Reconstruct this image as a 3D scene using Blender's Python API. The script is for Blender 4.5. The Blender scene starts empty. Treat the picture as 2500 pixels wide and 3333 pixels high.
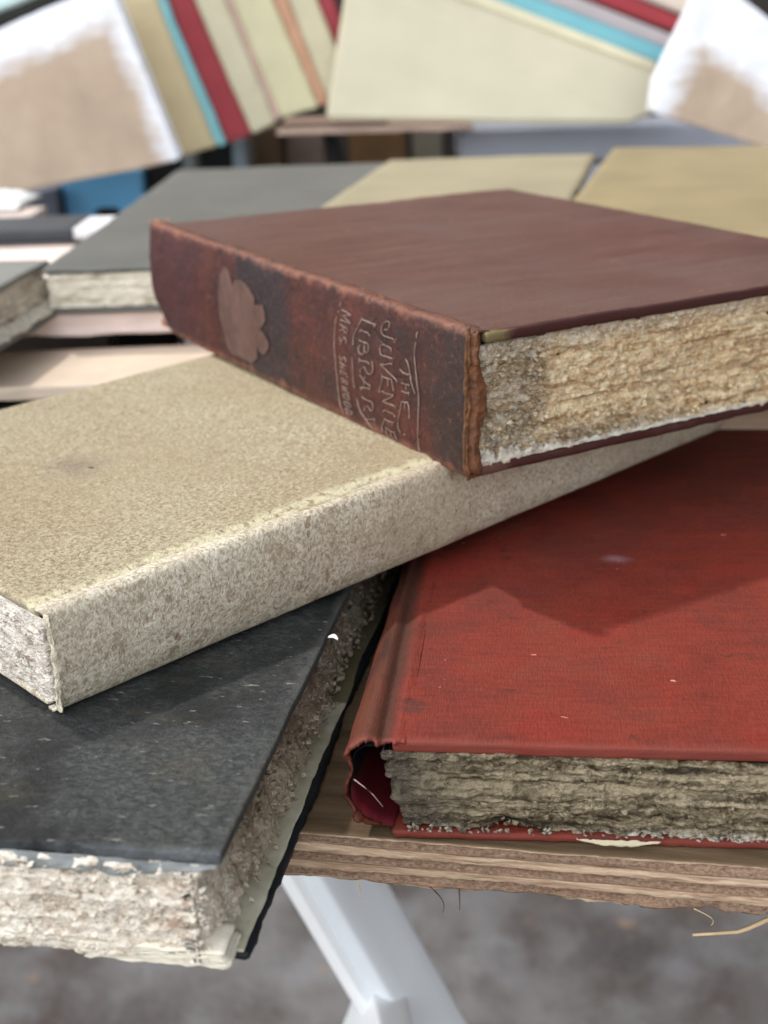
import bpy, bmesh, math, random
from mathutils import Vector, Matrix, Euler, noise

U = 0.154                 # metres per drawing unit; the table top lies at drawing height -1
TABLE_Z = 0.90            # the board stands 90 cm above the ground
def W(p): return Vector((p[0]*U, p[1]*U, (p[2]+1)*U + TABLE_Z))
sc = bpy.context.scene
COL = sc.collection

# ------------------------------------------------------------------ camera
cam_d = bpy.data.cameras.new('camera')
cam = bpy.data.objects.new('camera', cam_d); COL.objects.link(cam)
PITCH, ROLL, FPX = 0.352741, -0.033877, 4412.0
cam.matrix_world = Matrix.Translation(W((0, 0, 0))) @ Matrix.Rotation(math.pi/2-PITCH, 4, 'X') @ Matrix.Rotation(ROLL, 4, 'Z')
cam_d.sensor_fit = 'HORIZONTAL'; cam_d.sensor_width = 24.0
cam_d.lens = 24.0*FPX/2500.0
cam_d.clip_start = 0.01; cam_d.clip_end = 400
cam_d.dof.use_dof = True
cam_d.dof.focus_distance = 1.86*U
cam_d.dof.aperture_fstop = 15.5
sc.camera = cam

# ------------------------------------------------------------------ daylight
SUN = Vector((-0.42, 0.50, 1.0)).normalized()
wd = bpy.data.worlds.new('World'); sc.world = wd; wd.use_nodes = True
nt = wd.node_tree; bg = nt.nodes['Background']
sky = nt.nodes.new('ShaderNodeTexSky'); sky.sky_type = 'NISHITA'; sky.sun_disc = False
sky.sun_elevation = math.asin(SUN.z); sky.sun_rotation = math.atan2(SUN.x, SUN.y)
sky.air_density = 1.6; sky.dust_density = 4.0
hs = nt.nodes.new('ShaderNodeHueSaturation'); hs.inputs['Saturation'].default_value = 0.22
nt.links.new(sky.outputs[0], hs.inputs['Color']); 
# sky scaled by direction: raised behind the camera to light front faces, lowered elsewhere
tcw = nt.nodes.new('ShaderNodeTexCoord'); dt = nt.nodes.new('ShaderNodeVectorMath'); dt.operation = 'DOT_PRODUCT'
dt.inputs[1].default_value = Vector((-.50, -.85, .10)).normalized()
mr = nt.nodes.new('ShaderNodeMapRange'); mr.interpolation_type = 'SMOOTHSTEP'
mr.inputs['From Min'].default_value = -.1; mr.inputs['From Max'].default_value = .95
mr.inputs['To Min'].default_value = .18; mr.inputs['To Max'].default_value = 7.4
vm = nt.nodes.new('ShaderNodeVectorMath'); vm.operation = 'SCALE'
nt.links.new(tcw.outputs['Generated'], dt.inputs[0]); nt.links.new(dt.outputs['Value'], mr.inputs['Value'])
nt.links.new(hs.outputs[0], vm.inputs[0]); nt.links.new(mr.outputs[0], vm.inputs['Scale']); nt.links.new(vm.outputs[0], bg.inputs['Color'])
bg.inputs['Strength'].default_value = 0.12
sd = bpy.data.lights.new('sun', 'SUN'); sd.energy = 2.5; sd.angle = math.radians(2.6); sd.color = (1.0, 0.95, 0.88)
so = bpy.data.objects.new('sun', sd); COL.objects.link(so)
so.rotation_euler = SUN.to_track_quat('Z', 'Y').to_euler(); so.location = W((-3, 4, 8))
sc.view_settings.view_transform = 'Standard'; sc.view_settings.look = 'None'
sc.view_settings.exposure = 0.0; sc.view_settings.gamma = 1.0
sc.view_settings.use_curve_mapping = False
sc.render.film_transparent = False

# ------------------------------------------------------------------ node helper
def lin(c):
    return tuple(((v/255)/12.92 if v/255 <= 0.04045 else ((v/255+0.055)/1.055)**2.4) for v in c)
class G:
    def __init__(s, name):
        s.m = bpy.data.materials.new(name); s.m.use_nodes = True
        s.t = s.m.node_tree; s.b = s.t.nodes['Principled BSDF']
        s.tc = s.t.nodes.new('ShaderNodeTexCoord')
        mp = s.t.nodes.new('ShaderNodeMapping'); mp.inputs['Scale'].default_value = (1/U,)*3   # back to drawing units
        s.t.links.new(s.tc.outputs['Object'], mp.inputs[0]); s.P = mp.outputs[0]
    def N(s, k): return s.t.nodes.new('ShaderNode'+k)
    def L(s, a, b):
        if isinstance(a, (int, float)): b.default_value = a
        elif isinstance(a, tuple): b.default_value = a if len(a) == 4 or b.type == 'VECTOR' else (*a, 1)
        else: s.t.links.new(a, b)
    def map(s, scale=(1, 1, 1), rot=(0, 0, 0), loc=(0, 0, 0), v=None):
        n = s.N('Mapping'); n.inputs['Scale'].default_value = scale; n.inputs['Rotation'].default_value = rot
        n.inputs['Location'].default_value = loc; s.L(v or s.P, n.inputs[0]); return n.outputs[0]
    def noise(s, sc_, det=4, rough=.55, v=None, dist=0.0, col=False):
        n = s.N('TexNoise'); n.inputs['Scale'].default_value = sc_; n.inputs['Detail'].default_value = det
        n.inputs['Roughness'].default_value = rough; n.inputs['Distortion'].default_value = dist
        s.L(v or s.P, n.inputs['Vector']); return n.outputs['Color' if col else 'Fac']
    def vor(s, sc_, v=None, feat='F1', out='Distance', rnd=1.0):
        n = s.N('TexVoronoi'); n.feature = feat; n.inputs['Scale'].default_value = sc_
        n.inputs['Randomness'].default_value = rnd
        s.L(v or s.P, n.inputs['Vector']); return n.outputs[out]
    def warp(s, amt, sc_, v=None):
        n = s.noise(sc_, 3, v=v, col=True)
        a = s.N('VectorMath'); a.operation = 'SUBTRACT'; s.L(n, a.inputs[0]); a.inputs[1].default_value = (.5, .5, .5)
        b = s.N('VectorMath'); b.operation = 'SCALE'; s.L(a.outputs[0], b.inputs[0]); b.inputs['Scale'].default_value = amt
        c = s.N('VectorMath'); c.operation = 'ADD'; s.L(v or s.P, c.inputs[0]); s.L(b.outputs[0], c.inputs[1]); return c.outputs[0]
    def ramp(s, f, a, b, lo=0.0, hi=1.0, smooth=False):
        n = s.N('MapRange'); s.L(f, n.inputs['Value'])
        n.inputs['From Min'].default_value = a; n.inputs['From Max'].default_value = b
        n.inputs['To Min'].default_value = lo; n.inputs['To Max'].default_value = hi
        if smooth: n.interpolation_type = 'SMOOTHSTEP'
        return n.outputs[0]
    def cr(s, f, stops):
        n = s.N('ValToRGB'); s.L(f, n.inputs[0]); e = n.color_ramp.elements
        while len(e) < len(stops): e.new(.5)
        for el, (p, c) in zip(e, stops): el.position = p; el.color = (*c, 1)
        return n.outputs[0]
    def mix(s, f, a, b, mode='MIX'):
        n = s.N('Mix'); n.data_type = 'RGBA'; n.blend_type = mode; n.clamp_factor = True
        s.L(f, n.inputs[0]); s.L(a, n.inputs[6]); s.L(b, n.inputs[7]); return n.outputs[2]
    def math(s, op, a, b=0.0, c=None):
        n = s.N('Math'); n.operation = op; s.L(a, n.inputs[0]); s.L(b, n.inputs[1])
        if c is not None: s.L(c, n.inputs[2])
        return n.outputs[0]
    def xyz(s, v=None):
        n = s.N('SeparateXYZ'); s.L(v or s.P, n.inputs[0]); return n.outputs
    def bump(s, h, strength, dist, prev=None):
        n = s.N('Bump'); n.inputs['Strength'].default_value = strength; n.inputs['Distance'].default_value = dist*U
        s.L(h, n.inputs['Height'])
        if prev: s.L(prev, n.inputs['Normal'])
        return n.outputs[0]
    def done(s, col, rough=.7, spec=.3, nrm=None):
        s.L(col, s.b.inputs['Base Color']); s.L(rough, s.b.inputs['Roughness']); s.L(spec, s.b.inputs['Specular IOR Level'])
        if nrm: s.L(nrm, s.b.inputs['Normal'])
        return s.m
def scl(c, k): return tuple(v*k for v in c)

# ------------------------------------------------------------------ materials
def m_plain(name, rgb, rough=.6, var=.25, sc_=8., spec=.3, bumpd=.002):
    g = G(name); c = lin(rgb); n = g.noise(sc_, 5); n2 = g.noise(sc_*14, 3)
    col = g.mix(g.ramp(n, .3, .7), scl(c, 1-var), scl(c, 1+var*.6))
    return g.done(col, rough, spec, g.bump(n2, .4, bumpd))

def m_brown_leather(name, spine, worn=True):
    g = G(name); P = g.warp(.03, 12)
    if spine:
        base = g.cr(g.noise(9, 6, .6, v=P), [(.28, lin((38, 25, 24))), (.45, lin((62, 33, 29))), (.6, lin((78, 37, 31))), (.78, lin((86, 48, 38)))])
        xyz = g.xyz()
        # an inky dark band where an old label was, and the darker tail end
        bx = g.math('ABSOLUTE', g.math('SUBTRACT', xyz[0], .70)); bx = g.math('ADD', bx, g.math('MULTIPLY', g.noise(10, 5), .13))
        base = g.mix(g.ramp(bx, .20, .15, smooth=True), base, lin((44, 34, 37)))
        bt = g.math('ADD', xyz[0], g.math('MULTIPLY', g.noise(14, 6), .12))
        base = g.mix(g.ramp(bt, .19, .12), base, lin((48, 32, 30)))
        base = g.mix(g.math('MULTIPLY', g.ramp(bt, .98, 1.12), .6), base, lin((72, 38, 42)))
        # blue-black blots
        base = g.mix(g.math('MULTIPLY', g.ramp(g.noise(17, 4, .6, v=g.map(loc=(3, 1, 5))), .62, .72), .8), base, lin((44, 38, 44)))
        # rubbed orange edges at joints
        e = g.math('ABSOLUTE', g.math('SUBTRACT', xyz[2], .112)); e = g.math('ADD', e, g.math('MULTIPLY', g.noise(30, 5), .05))
        base = g.mix(g.math('MULTIPLY', g.ramp(e, .128, .142), .75), base, lin((132, 84, 64)))
        # fine cracks
        cr = g.vor(16, v=g.warp(.09, 14, g.map(scale=(1, 1, .35))), feat='DISTANCE_TO_EDGE')
        msk = g.ramp(g.noise(6, 3, v=g.map(loc=(7, 3, 1))), .48, .6)
        cf = g.math('MULTIPLY', g.ramp(cr, .02, .004), msk)
        base = g.mix(g.math('MULTIPLY', cf, .75), base, lin((38, 20, 18)))
        sp = g.ramp(g.noise(150, 2, .5), .70, .76)
        base = g.mix(g.math('MULTIPLY', sp, .5), base, lin((150, 104, 92)))
        base = g.mix(g.math('MULTIPLY', g.ramp(g.noise(55, 5, .7), .52, .66), .5), base, lin((52, 32, 32)))
        base = g.mix(g.math('MULTIPLY', g.ramp(g.noise(70, 4, .7, v=g.map(loc=(3, 3, 3))), .56, .68), .35), base, lin((132, 76, 60)))
        h = g.math('ADD', g.noise(90, 6, .65), g.math('MULTIPLY', g.noise(20, 3), .6)); h = g.math('SUBTRACT', h, g.math('MULTIPLY', cf, .6))
        return g.done(base, g.ramp(g.noise(30, 4), .3, .7, .42, .62), .35, g.bump(h, .55, .006))
    base = g.cr(g.noise(3.2, 6, .6, v=g.map(scale=(1, 1, 1))), [(.3, lin((74, 45, 38))), (.5, lin((89, 56, 48))), (.7, lin((78, 48, 41)))])
    # dusty streaks that run across the board
    st = g.noise(30, 4, .6, v=g.map(scale=(.9, .12, 1), rot=(0, 0, .5)))
    base = g.mix(g.math('MULTIPLY', g.ramp(st, .45, .72), .30), base, lin((126, 92, 82)))
    st2 = g.noise(75, 4, .65, v=g.map(scale=(1, .09, 1), rot=(0, 0, .35), loc=(2, 1, 0)))
    base = g.mix(g.math('MULTIPLY', g.ramp(st2, .54, .70), .16), base, lin((70, 40, 36)))
    base = g.mix(g.math('MULTIPLY', g.ramp(g.noise(40, 4, .7, v=g.map(scale=(1, .4, 1), loc=(5, 6, 0))), .60, .68), .35), base, lin((66, 46, 44)))
    gb = g.noise(2.2, 5, .55, v=g.map(loc=(4, 2, 0)))
    base = g.mix(g.math('MULTIPLY', g.ramp(gb, .42, .62), .5), base, lin((94, 74, 67)))
    weave = g.noise(300, 4, .65, v=g.map(scale=(1, .5, 1)))
    base = g.mix(g.math('MULTIPLY', g.ramp(weave, .48, .66), .34), base, lin((132, 96, 84)))
    fl = g.ramp(g.noise(60, 2, .4, v=g.map(loc=(9, 9, 0))), .755, .775)
    base = g.mix(g.math('MULTIPLY', fl, .55), base, lin((170, 120, 105)))
    xyz = g.xyz()
    e = g.math('ADD', g.math('ABSOLUTE', xyz[1]), g.math('MULTIPLY', g.noise(30, 4), .02))
    base = g.mix(g.ramp(e, .022, .012), base, lin((150, 100, 78)))
    # yellowed worn corner at the tail of the joint
    cx = g.math('ADD', g.math('MULTIPLY', g.math('ABSOLUTE', xyz[0]), 3.2), g.math('ABSOLUTE', g.math('ADD', xyz[1], .03)))
    cx = g.math('ADD', cx, g.math('MULTIPLY', g.noise(40, 4), .07))
    if worn: base = g.mix(g.ramp(cx, .085, .06), base, lin((108, 96, 62)))
    edge = g.ramp(g.math('ABSOLUTE', xyz[0]), .012, .004)
    base = g.mix(g.math('MULTIPLY', edge, g.ramp(cx, .06, .09)), base, lin((60, 28, 25)))
    h = g.math('ADD', weave, g.math('MULTIPLY', st, .15))
    return g.done(base, g.ramp(gb, .3, .7, .42, .60), .42, g.bump(h, .35, .003))

def m_red_cloth(name):
    g = G(name); P = g.warp(.05, 6)
    base = g.cr(g.noise(4, 6, .6, v=P), [(.28, lin((80, 34, 25))), (.45, lin((100, 40, 30))), (.58, lin((115, 43, 32))), (.74, lin((108, 54, 41)))])
    st = g.noise(16, 5, .62, v=g.map(scale=(2.2, .5, 1), loc=(2, 5, 0)))
    base = g.mix(g.math('MULTIPLY', g.ramp(st, .56, .74), .4), base, lin((84, 42, 34)))
    sp = g.noise(22, 3, .6, v=g.map(loc=(11, 4, 2), scale=(1.5, .8, 1)))
    base = g.mix(g.math('MULTIPLY', g.ramp(sp, .63, .70), .75), base, lin((70, 38, 32)))
    sm = g.noise(5, 5, .6, v=g.map(loc=(1, 9, 4)))
    base = g.mix(g.math('MULTIPLY', g.ramp(sm, .52, .66), .5), base, lin((88, 42, 36)))
    base = g.mix(g.math('MULTIPLY', g.ramp(sm, .44, .34), .4), base, lin((128, 36, 28)))
    w1 = g.noise(420, 2, .5, v=g.map(scale=(.2, 1, 1))); w2 = g.noise(260, 3, .6, v=g.map(scale=(1, .07, 1)))
    wv = g.math('MULTIPLY', g.math('ADD', w1, w2), .5)
    base = g.mix(g.math('MULTIPLY', g.ramp(wv, .48, .62), .22), base, lin((146, 62, 48)))
    base = g.mix(g.math('MULTIPLY', g.ramp(wv, .5, .4), .22), base, lin((66, 26, 22)))
    sd_ = g.N('VectorMath'); sd_.operation = 'DISTANCE'; g.L(g.warp(.05, 12, g.map(scale=(1.6, 1, 1))), sd_.inputs[0]); sd_.inputs[1].default_value = (.61*1.6, -.32, .141)
    base = g.mix(g.math('MULTIPLY', g.ramp(sd_.outputs['Value'], .040, .0, smooth=True), .35), base, lin((170, 140, 150)))
    sq = g.N('VectorMath'); sq.operation = 'DISTANCE'; g.L(g.warp(.06, 26, g.map(scale=(1, .6, 1))), sq.inputs[0]); sq.inputs[1].default_value = (.085, -.030*.6, .141)
    base = g.mix(g.math('MULTIPLY', g.ramp(sq.outputs['Value'], .018, .008), .7), base, lin((76, 44, 38)))
    fl = g.ramp(g.noise(85, 2, .4, v=g.map(loc=(9, 3, 0), scale=(1, .5, 1))), .765, .785)
    base = g.mix(g.math('MULTIPLY', fl, .7), base, lin((205, 150, 135)))
    # rubbed, faded cloth at the spine joint and along the tail edge
    xyz = g.xyz()
    j = g.math('SUBTRACT', xyz[1], g.math('MULTIPLY', g.noise(14, 5, v=g.map(scale=(.35, 1, 1))), .05))
    base = g.mix(g.math('MULTIPLY', g.ramp(j, -.035, .005), .92), base, g.mix(g.ramp(g.noise(26, 5, .65, v=g.map(scale=(.3, 1, 1), loc=(2, 2, 2))), .45, .62), lin((84, 44, 30)), lin((54, 30, 23))))
    brn = g.noise(40, 5, .6, v=g.map(scale=(.12, 1.2, .8), loc=(0, 3, 0)))
    jm = g.ramp(g.math('ABSOLUTE', g.math('SUBTRACT', xyz[1], .011)), .020, .004)
    base = g.mix(g.math('MULTIPLY', g.math('MULTIPLY', jm, g.ramp(brn, .36, .52)), .8), base, lin((58, 36, 27)))
    t = g.math('ADD', g.math('ABSOLUTE', xyz[0]), g.math('MULTIPLY', g.noise(20, 4), .03))
    base = g.mix(g.math('MULTIPLY', g.ramp(t, .032, .014), .6), base, lin((118, 58, 48)))
    return g.done(base, g.ramp(st, .3, .7, .55, .72), .22, g.bump(g.math('ADD', wv, g.math('MULTIPLY', sp, .3)), .5, .0035))

def m_vellum(name, spine=False):
    g = G(name); P = g.warp(.012, 40)
    v = g.map(scale=((1, 1, 1)), v=P)
    sz = 165 if spine else 170
    n = g.noise(sz, 4, .62, v=v, dist=.6)
    if spine:
        base = g.cr(n, [(.36, lin((162, 148, 128))), (.45, lin((184, 172, 150))), (.54, lin((210, 202, 184))), (.68, lin((222, 216, 200)))])
    else:
        base = g.cr(n, [(.34, lin((112, 98, 76))), (.44, lin((142, 129, 104))), (.52, lin((168, 157, 130))), (.68, lin((190, 182, 156)))])
    flat = lin((198, 187, 165)) if spine else lin((160, 148, 122))
    calm = g.ramp(g.noise(5, 5, .65, v=g.map(loc=(6, 1, 3))), .42, .62, .0, .45)
    base = g.mix(calm, base, flat)
    big = g.noise(2.4, 5, .6)
    base = g.mix(g.math('MULTIPLY', g.ramp(big, .42, .68), .38), base, lin((140, 120, 88)))
    b1 = g.ramp(g.noise(46, 4, .6, v=g.warp(.03, 30, g.map(loc=(5, 2, 8), scale=(1, 1, .7)))), .60, .625)
    b2 = g.ramp(g.noise(90, 4, .6, v=g.warp(.02, 50, g.map(loc=(1, 7, 3)))), .60, .63)
    blots = g.math('MAXIMUM', b1, b2)
    xyz = g.xyz()
    dens = g.ramp(g.noise(4, 4, v=g.map(loc=(2, 7, 1))), .38, .56, .1, 1.)
    base = g.mix(g.math('MULTIPLY', g.math('MULTIPLY', blots, dens), .9), base, lin((146, 127, 105)))
    if not spine:
        # a rubbed pale ridge beside the joint
        r = g.math('ADD', xyz[1], g.math('MULTIPLY', g.noise(26, 5), .03))
        ridge = g.math('MULTIPLY', g.ramp(g.math('ABSOLUTE', g.math('SUBTRACT', r, .050)), .013, .003), g.ramp(g.noise(60, 4, .7), .38, .52))
        base = g.mix(g.math('MULTIPLY', ridge, .6), base, lin((224, 216, 182)))
        r2 = g.ramp(g.math('ABSOLUTE', g.math('SUBTRACT', r, .024)), .014, .003)
        base = g.mix(g.math('MULTIPLY', r2, .45), base, lin((150, 126, 84)))
        # one greyish ring stain with a pin-prick
        d = g.N('VectorMath'); d.operation = 'DISTANCE'; g.L(g.warp(.08, 14), d.inputs[0]); d.inputs[1].default_value = (.33, .47, .146)
        dd = d.outputs['Value']
        base = g.mix(g.math('MULTIPLY', g.ramp(g.math('ADD', dd, g.math('MULTIPLY', g.noise(50, 5, .7), .05)), .10, .045), .5), base, lin((112, 98, 90)))
        d2 = g.N('VectorMath'); d2.operation = 'DISTANCE'; g.L(g.P, d2.inputs[0]); d2.inputs[1].default_value = (.345, .44, .148)
        base = g.mix(g.ramp(d2.outputs['Value'], .007, .004), base, lin((50, 44, 48)))
    dk = g.ramp(g.noise(120, 3, .6, v=g.map(scale=(1.6, .6, 1), loc=(1, 1, 1))), .62, .70)
    base = g.mix(g.math('MULTIPLY', dk, .6), base, lin((92, 76, 58)))
    h = g.math('ADD', n, g.math('MULTIPLY', g.noise(330, 3, .6), .5))
    return g.done(base, .62, .28, g.bump(h, .7, .004))

def m_pages(name, light, mid, dark, layer=1., stain=None, streak=0., chip=60., dirt=0.35):
    """rough, crumbling deckle of an old page block: wavy leaves that run level, mottled paper, foxing."""
    g = G(name); l, m, d = lin(light), lin(mid), lin(dark)
    W0 = g.warp(.02, 16)
    lay = g.noise(26, 6, .7, v=g.map(scale=(.16, .16, 2.6), v=W0))
    ch = g.noise(chip, 5, .65, v=g.map(scale=(.8, .8, 1.3), v=W0), dist=.8)
    f = g.math('ADD', g.math('MULTIPLY', lay, .5*layer), g.math('MULTIPLY', ch, 1-.5*layer))
    base = g.cr(f, [(.38, d), (.455, m), (.53, scl(l, .86)), (.62, l)])
    cell = g.vor(chip*1.3, v=g.warp(.06, 40, g.map(scale=(.7, .7, 1.4))), out='Color')
    cg = g.xyz(cell)[0]
    base = g.mix(g.math('MULTIPLY', g.ramp(cg, .55, 1.), .4), base, l)
    base = g.mix(g.math('MULTIPLY', g.ramp(cg, .3, 0.), dirt), base, d)
    big = g.noise(7, 5, .6, v=g.map(loc=(3, 3, 3)))
    base = g.mix(g.math('MULTIPLY', g.ramp(big, .45, .65), .35), base, m)
    # fine wavy leaf edges
    ln = g.noise(150, 3, .6, v=g.map(scale=(.03, .03, 1), v=g.warp(.010, 22)))
    fl_ = g.ramp(g.noise(11, 4, v=g.map(loc=(4, 4, 2))), .36, .55)
    base = g.mix(g.math('MULTIPLY', g.math('MULTIPLY', g.ramp(ln, .47, .38), fl_), .75*layer), base, scl(d, .8))
    base = g.mix(g.math('MULTIPLY', g.math('MULTIPLY', g.ramp(ln, .54, .64), fl_), .5*layer), base, l)
    if streak:
        s1 = g.noise(15, 5, .65, v=g.map(scale=(.12, .12, 4.2), v=g.warp(.012, 9)))
        base = g.mix(g.math('MULTIPLY', g.ramp(s1, .53, .60), streak), base, l)
        base = g.mix(g.math('MULTIPLY', g.ramp(s1, .42, .34), streak), base, scl(d, .8))
    if stain is not None: base = stain(g, base)
    wd_ = g.vor(15, v=g.warp(.04, 20, g.map(loc=(2, 5, 1), scale=(.7, .7, 1))), out='Distance')
    base = g.mix(g.ramp(wd_, .085, .055), base, scl(d, .22))
    crk = g.vor(chip*1.1, v=g.warp(.07, 40, g.map(scale=(.75, .75, 1.25), loc=(1, 2, 3))), feat='DISTANCE_TO_EDGE')
    base = g.mix(g.math('MULTIPLY', g.math('MULTIPLY', g.ramp(crk, .08, .0), g.ramp(g.noise(9, 4, v=g.map(loc=(8, 8, 1))), .42, .6)), dirt*1.6), base, d)
    h = g.math('ADD', g.math('MULTIPLY', ch, .9), g.math('MULTIPLY', lay, .7)); h = g.math('ADD', h, g.math('MULTIPLY', g.noise(170, 3, .6), .35))
    h = g.math('ADD', g.math('ADD', h, g.math('MULTIPLY', g.ramp(crk, 0., .25), .22)), g.math('MULTIPLY', ln, .9*layer))
    return g.done(base, .88, .12, g.bump(h, .8, .009))

def m_black_cloth(name):
    g = G(name); P = g.warp(.03, 25)
    n = g.noise(130, 5, .75, v=g.map(scale=(1.3, .6, 1), v=P))
    base = g.cr(n, [(.34, lin((42, 44, 44))), (.46, lin((58, 60, 60))), (.54, lin((72, 74, 73))), (.68, lin((92, 92, 88)))])
    xy0 = g.xyz(); big = g.math('ADD', g.noise(2.2, 5, .6, v=g.map(loc=(1, 4, 0))), g.math('MULTIPLY', g.math('SUBTRACT', .30, xy0[1]), .30))
    base = g.mix(g.math('MULTIPLY', g.ramp(big, .54, .44), .8), base, lin((30, 31, 31)))
    gold = g.noise(9, 5, .65, v=g.map(scale=(1.4, .7, 1), loc=(6, 0, 0)))
    base = g.mix(g.math('MULTIPLY', g.ramp(gold, .55, .72), .35), base, lin((92, 84, 68)))
    ws = g.ramp(g.noise(70, 3, .6, v=g.map(scale=(1.6, .5, 1), loc=(0, 8, 0))), .665, .70)
    base = g.mix(g.math('MULTIPLY', ws, .6), base, lin((150, 148, 140)))
    xyz = g.xyz()
    e = g.math('ADD', xyz[1], g.math('MULTIPLY', g.noise(24, 4), .02))
    base = g.mix(g.math('MULTIPLY', g.ramp(e, .024, .010), .4), base, lin((104, 104, 100)))
    f = g.math('ADD', xyz[0], g.math('MULTIPLY', g.noise(10, 5), .045))
    base = g.mix(g.math('MULTIPLY', g.ramp(f, .030, .014), .8), base, lin((98, 102, 106)))
    h = g.math('ADD', n, g.math('MULTIPLY', g.noise(200, 3, .6), .5))
    return g.done(base, g.ramp(n, .3, .7, .58, .74), .2, g.bump(h, .8, .006))

def m_plywood(name, pale=False):
    """plies alternate between long grain and rough end grain on the cut edge; straight brown grain on the face."""
    g = G(name); xyz = g.xyz()
    gr = g.noise(14, 6, .65, v=g.map(scale=(.22, 2.4, 6), v=g.warp(.02, 5)))
    a, b, c = ((188, 162, 138), (158, 132, 108), (206, 184, 162)) if not pale else ((216, 186, 160), (190, 160, 134), (232, 208, 184))
    face = g.cr(gr, [(.32, lin(b)), (.5, lin(a)), (.7, lin(c))])
    z = g.math('ADD', xyz[2], g.math('MULTIPLY', g.noise(4, 3, v=g.map(scale=(1, 1, 0))), .008))
    ply = g.math('SINE', g.math('MULTIPLY', z, 2*math.pi/.0255))
    endg = g.noise(260, 5, .8, v=g.map(scale=(.55, 1, 1)))
    rough_c = g.cr(endg, [(.34, lin((96, 72, 58))), (.45, lin((134, 108, 90))), (.58, lin((164, 138, 116))), (.7, lin((182, 156, 132)))])
    lg = g.noise(34, 6, .75, v=g.map(scale=(.2, 1, 4.2), v=g.warp(.01, 30)))
    long_c = g.cr(lg, [(.36, lin((140, 112, 90))), (.47, lin((186, 158, 132))), (.6, lin((216, 192, 164)))])
    edge = g.mix(g.ramp(g.math('ADD', ply, g.math('MULTIPLY', g.math('SUBTRACT', g.noise(5, 4, v=g.map(scale=(1, 1, 5))), .5), 1.6)), -.35, .1), rough_c, long_c)
    edge = g.mix(g.math('MULTIPLY', g.ramp(g.math('ABSOLUTE', g.math('ADD', ply, .1)), .16, .02), .6), edge, lin((104, 78, 60)))
    stn = g.noise(1.6, 4, .6, v=g.map(loc=(6, 0, 0)))
    edge = g.mix(g.math('MULTIPLY', g.ramp(stn, .4, .62), .35), edge, lin((118, 90, 72)))
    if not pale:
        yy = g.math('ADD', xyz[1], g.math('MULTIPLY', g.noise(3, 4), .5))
        face = g.mix(g.math('MULTIPLY', g.ramp(yy, 1.5, 1.1), .92), face, g.mix(g.ramp(gr, .35, .65), lin((72, 57, 40)), lin((100, 81, 58))))  # front of the face darkened: shade between the books put into the colour
    fm = g.ramp(xyz[2], -.003, -.0012)
    col = g.mix(fm, edge, face)
    h = g.math('ADD', g.math('MULTIPLY', endg, g.ramp(ply, .2, -.2)), g.math('MULTIPLY', lg, .6))
    return g.done(col, .8, .12, g.bump(h, .7, .006))

# ------------------------------------------------------------------ mesh helpers
def link(name, verts, faces, mat, parent=None, smooth=True, loc=None, rot=None, label=None):
    me = bpy.data.meshes.new(name); me.from_pydata([tuple(c*U for c in v) for v in verts], [], faces); me.update()
    if mat: me.materials.append(mat)
    if smooth:
        for p in me.polygons: p.use_smooth = True
    o = bpy.data.objects.new(name, me); COL.objects.link(o)
    if parent: o.parent = parent
    if loc is not None: o.location = W(loc)
    if rot is not None: o.rotation_euler = rot
    if label: o['label'] = label
    return o
def thing(name, loc, rot, label, cat, group=None):
    o = bpy.data.objects.new(name, None); COL.objects.link(o); o.empty_display_size = .02
    o.location = W(loc); o.rotation_euler = rot; tag(o, label, cat, group); return o
def tag(o, label, cat, group=None):
    o['label'] = label; o['category'] = cat
    if group: o['group'] = group
    return o
def setting(o): o['kind'] = 'structure'; return o
def fb(x, y, z, H=.8, o=4): return noise.fractal(Vector((x, y, z)), H, 2.0, o)

def axis_pts(a, b, n, r):
    p = [a, a+.12*r, a+.4*r, a+r]
    p += [a+r+(b-a-2*r)*i/n for i in range(1, n)]
    return p + [b-r, b-.4*r, b-.12*r, b]
def gbox(xs, ys, zs, r, disp=None, skip=()):
    """closed box on a grid, its edges rounded to radius r; disp(p, n) gives each point's offset. skip: faces left off."""
    V, F, key = [], [], {}
    lo = Vector((xs[0], ys[0], zs[0])); hi = Vector((xs[-1], ys[-1], zs[-1])); nx, ny, nz = len(xs)-1, len(ys)-1, len(zs)-1
    def vid(i, j, k):
        q = (i, j, k)
        if q in key: return key[q]
        p = Vector((xs[i], ys[j], zs[k]))
        c = Vector([min(max(p[a], lo[a]+r), hi[a]-r) for a in range(3)]); d = p-c
        n = d.normalized() if d.length > 1e-9 else Vector((0, 0, 1))
        if d.length > 1e-9: p = c+n*r
        if disp: p = p+disp(p, n)
        key[q] = len(V); V.append(p); return key[q]
    def quad(f, rng1, rng2, flip):
        for a in range(rng1):
            for b in range(rng2):
                q = [f(a, b), f(a+1, b), f(a+1, b+1), f(a, b+1)]
                q = [vid(*t) for t in q]
                F.append(q[::-1] if flip else q)
    if '-z' not in skip: quad(lambda a, b: (a, b, 0), nx, ny, True)
    if '+z' not in skip: quad(lambda a, b: (a, b, nz), nx, ny, False)
    if '-y' not in skip: quad(lambda a, b: (a, 0, b), nx, nz, False)
    if '+y' not in skip: quad(lambda a, b: (a, ny, b), nx, nz, True)
    if '-x' not in skip: quad(lambda a, b: (0, a, b), ny, nz, True)
    if '+x' not in skip: quad(lambda a, b: (nx, a, b), ny, nz, False)
    return V, F
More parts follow.
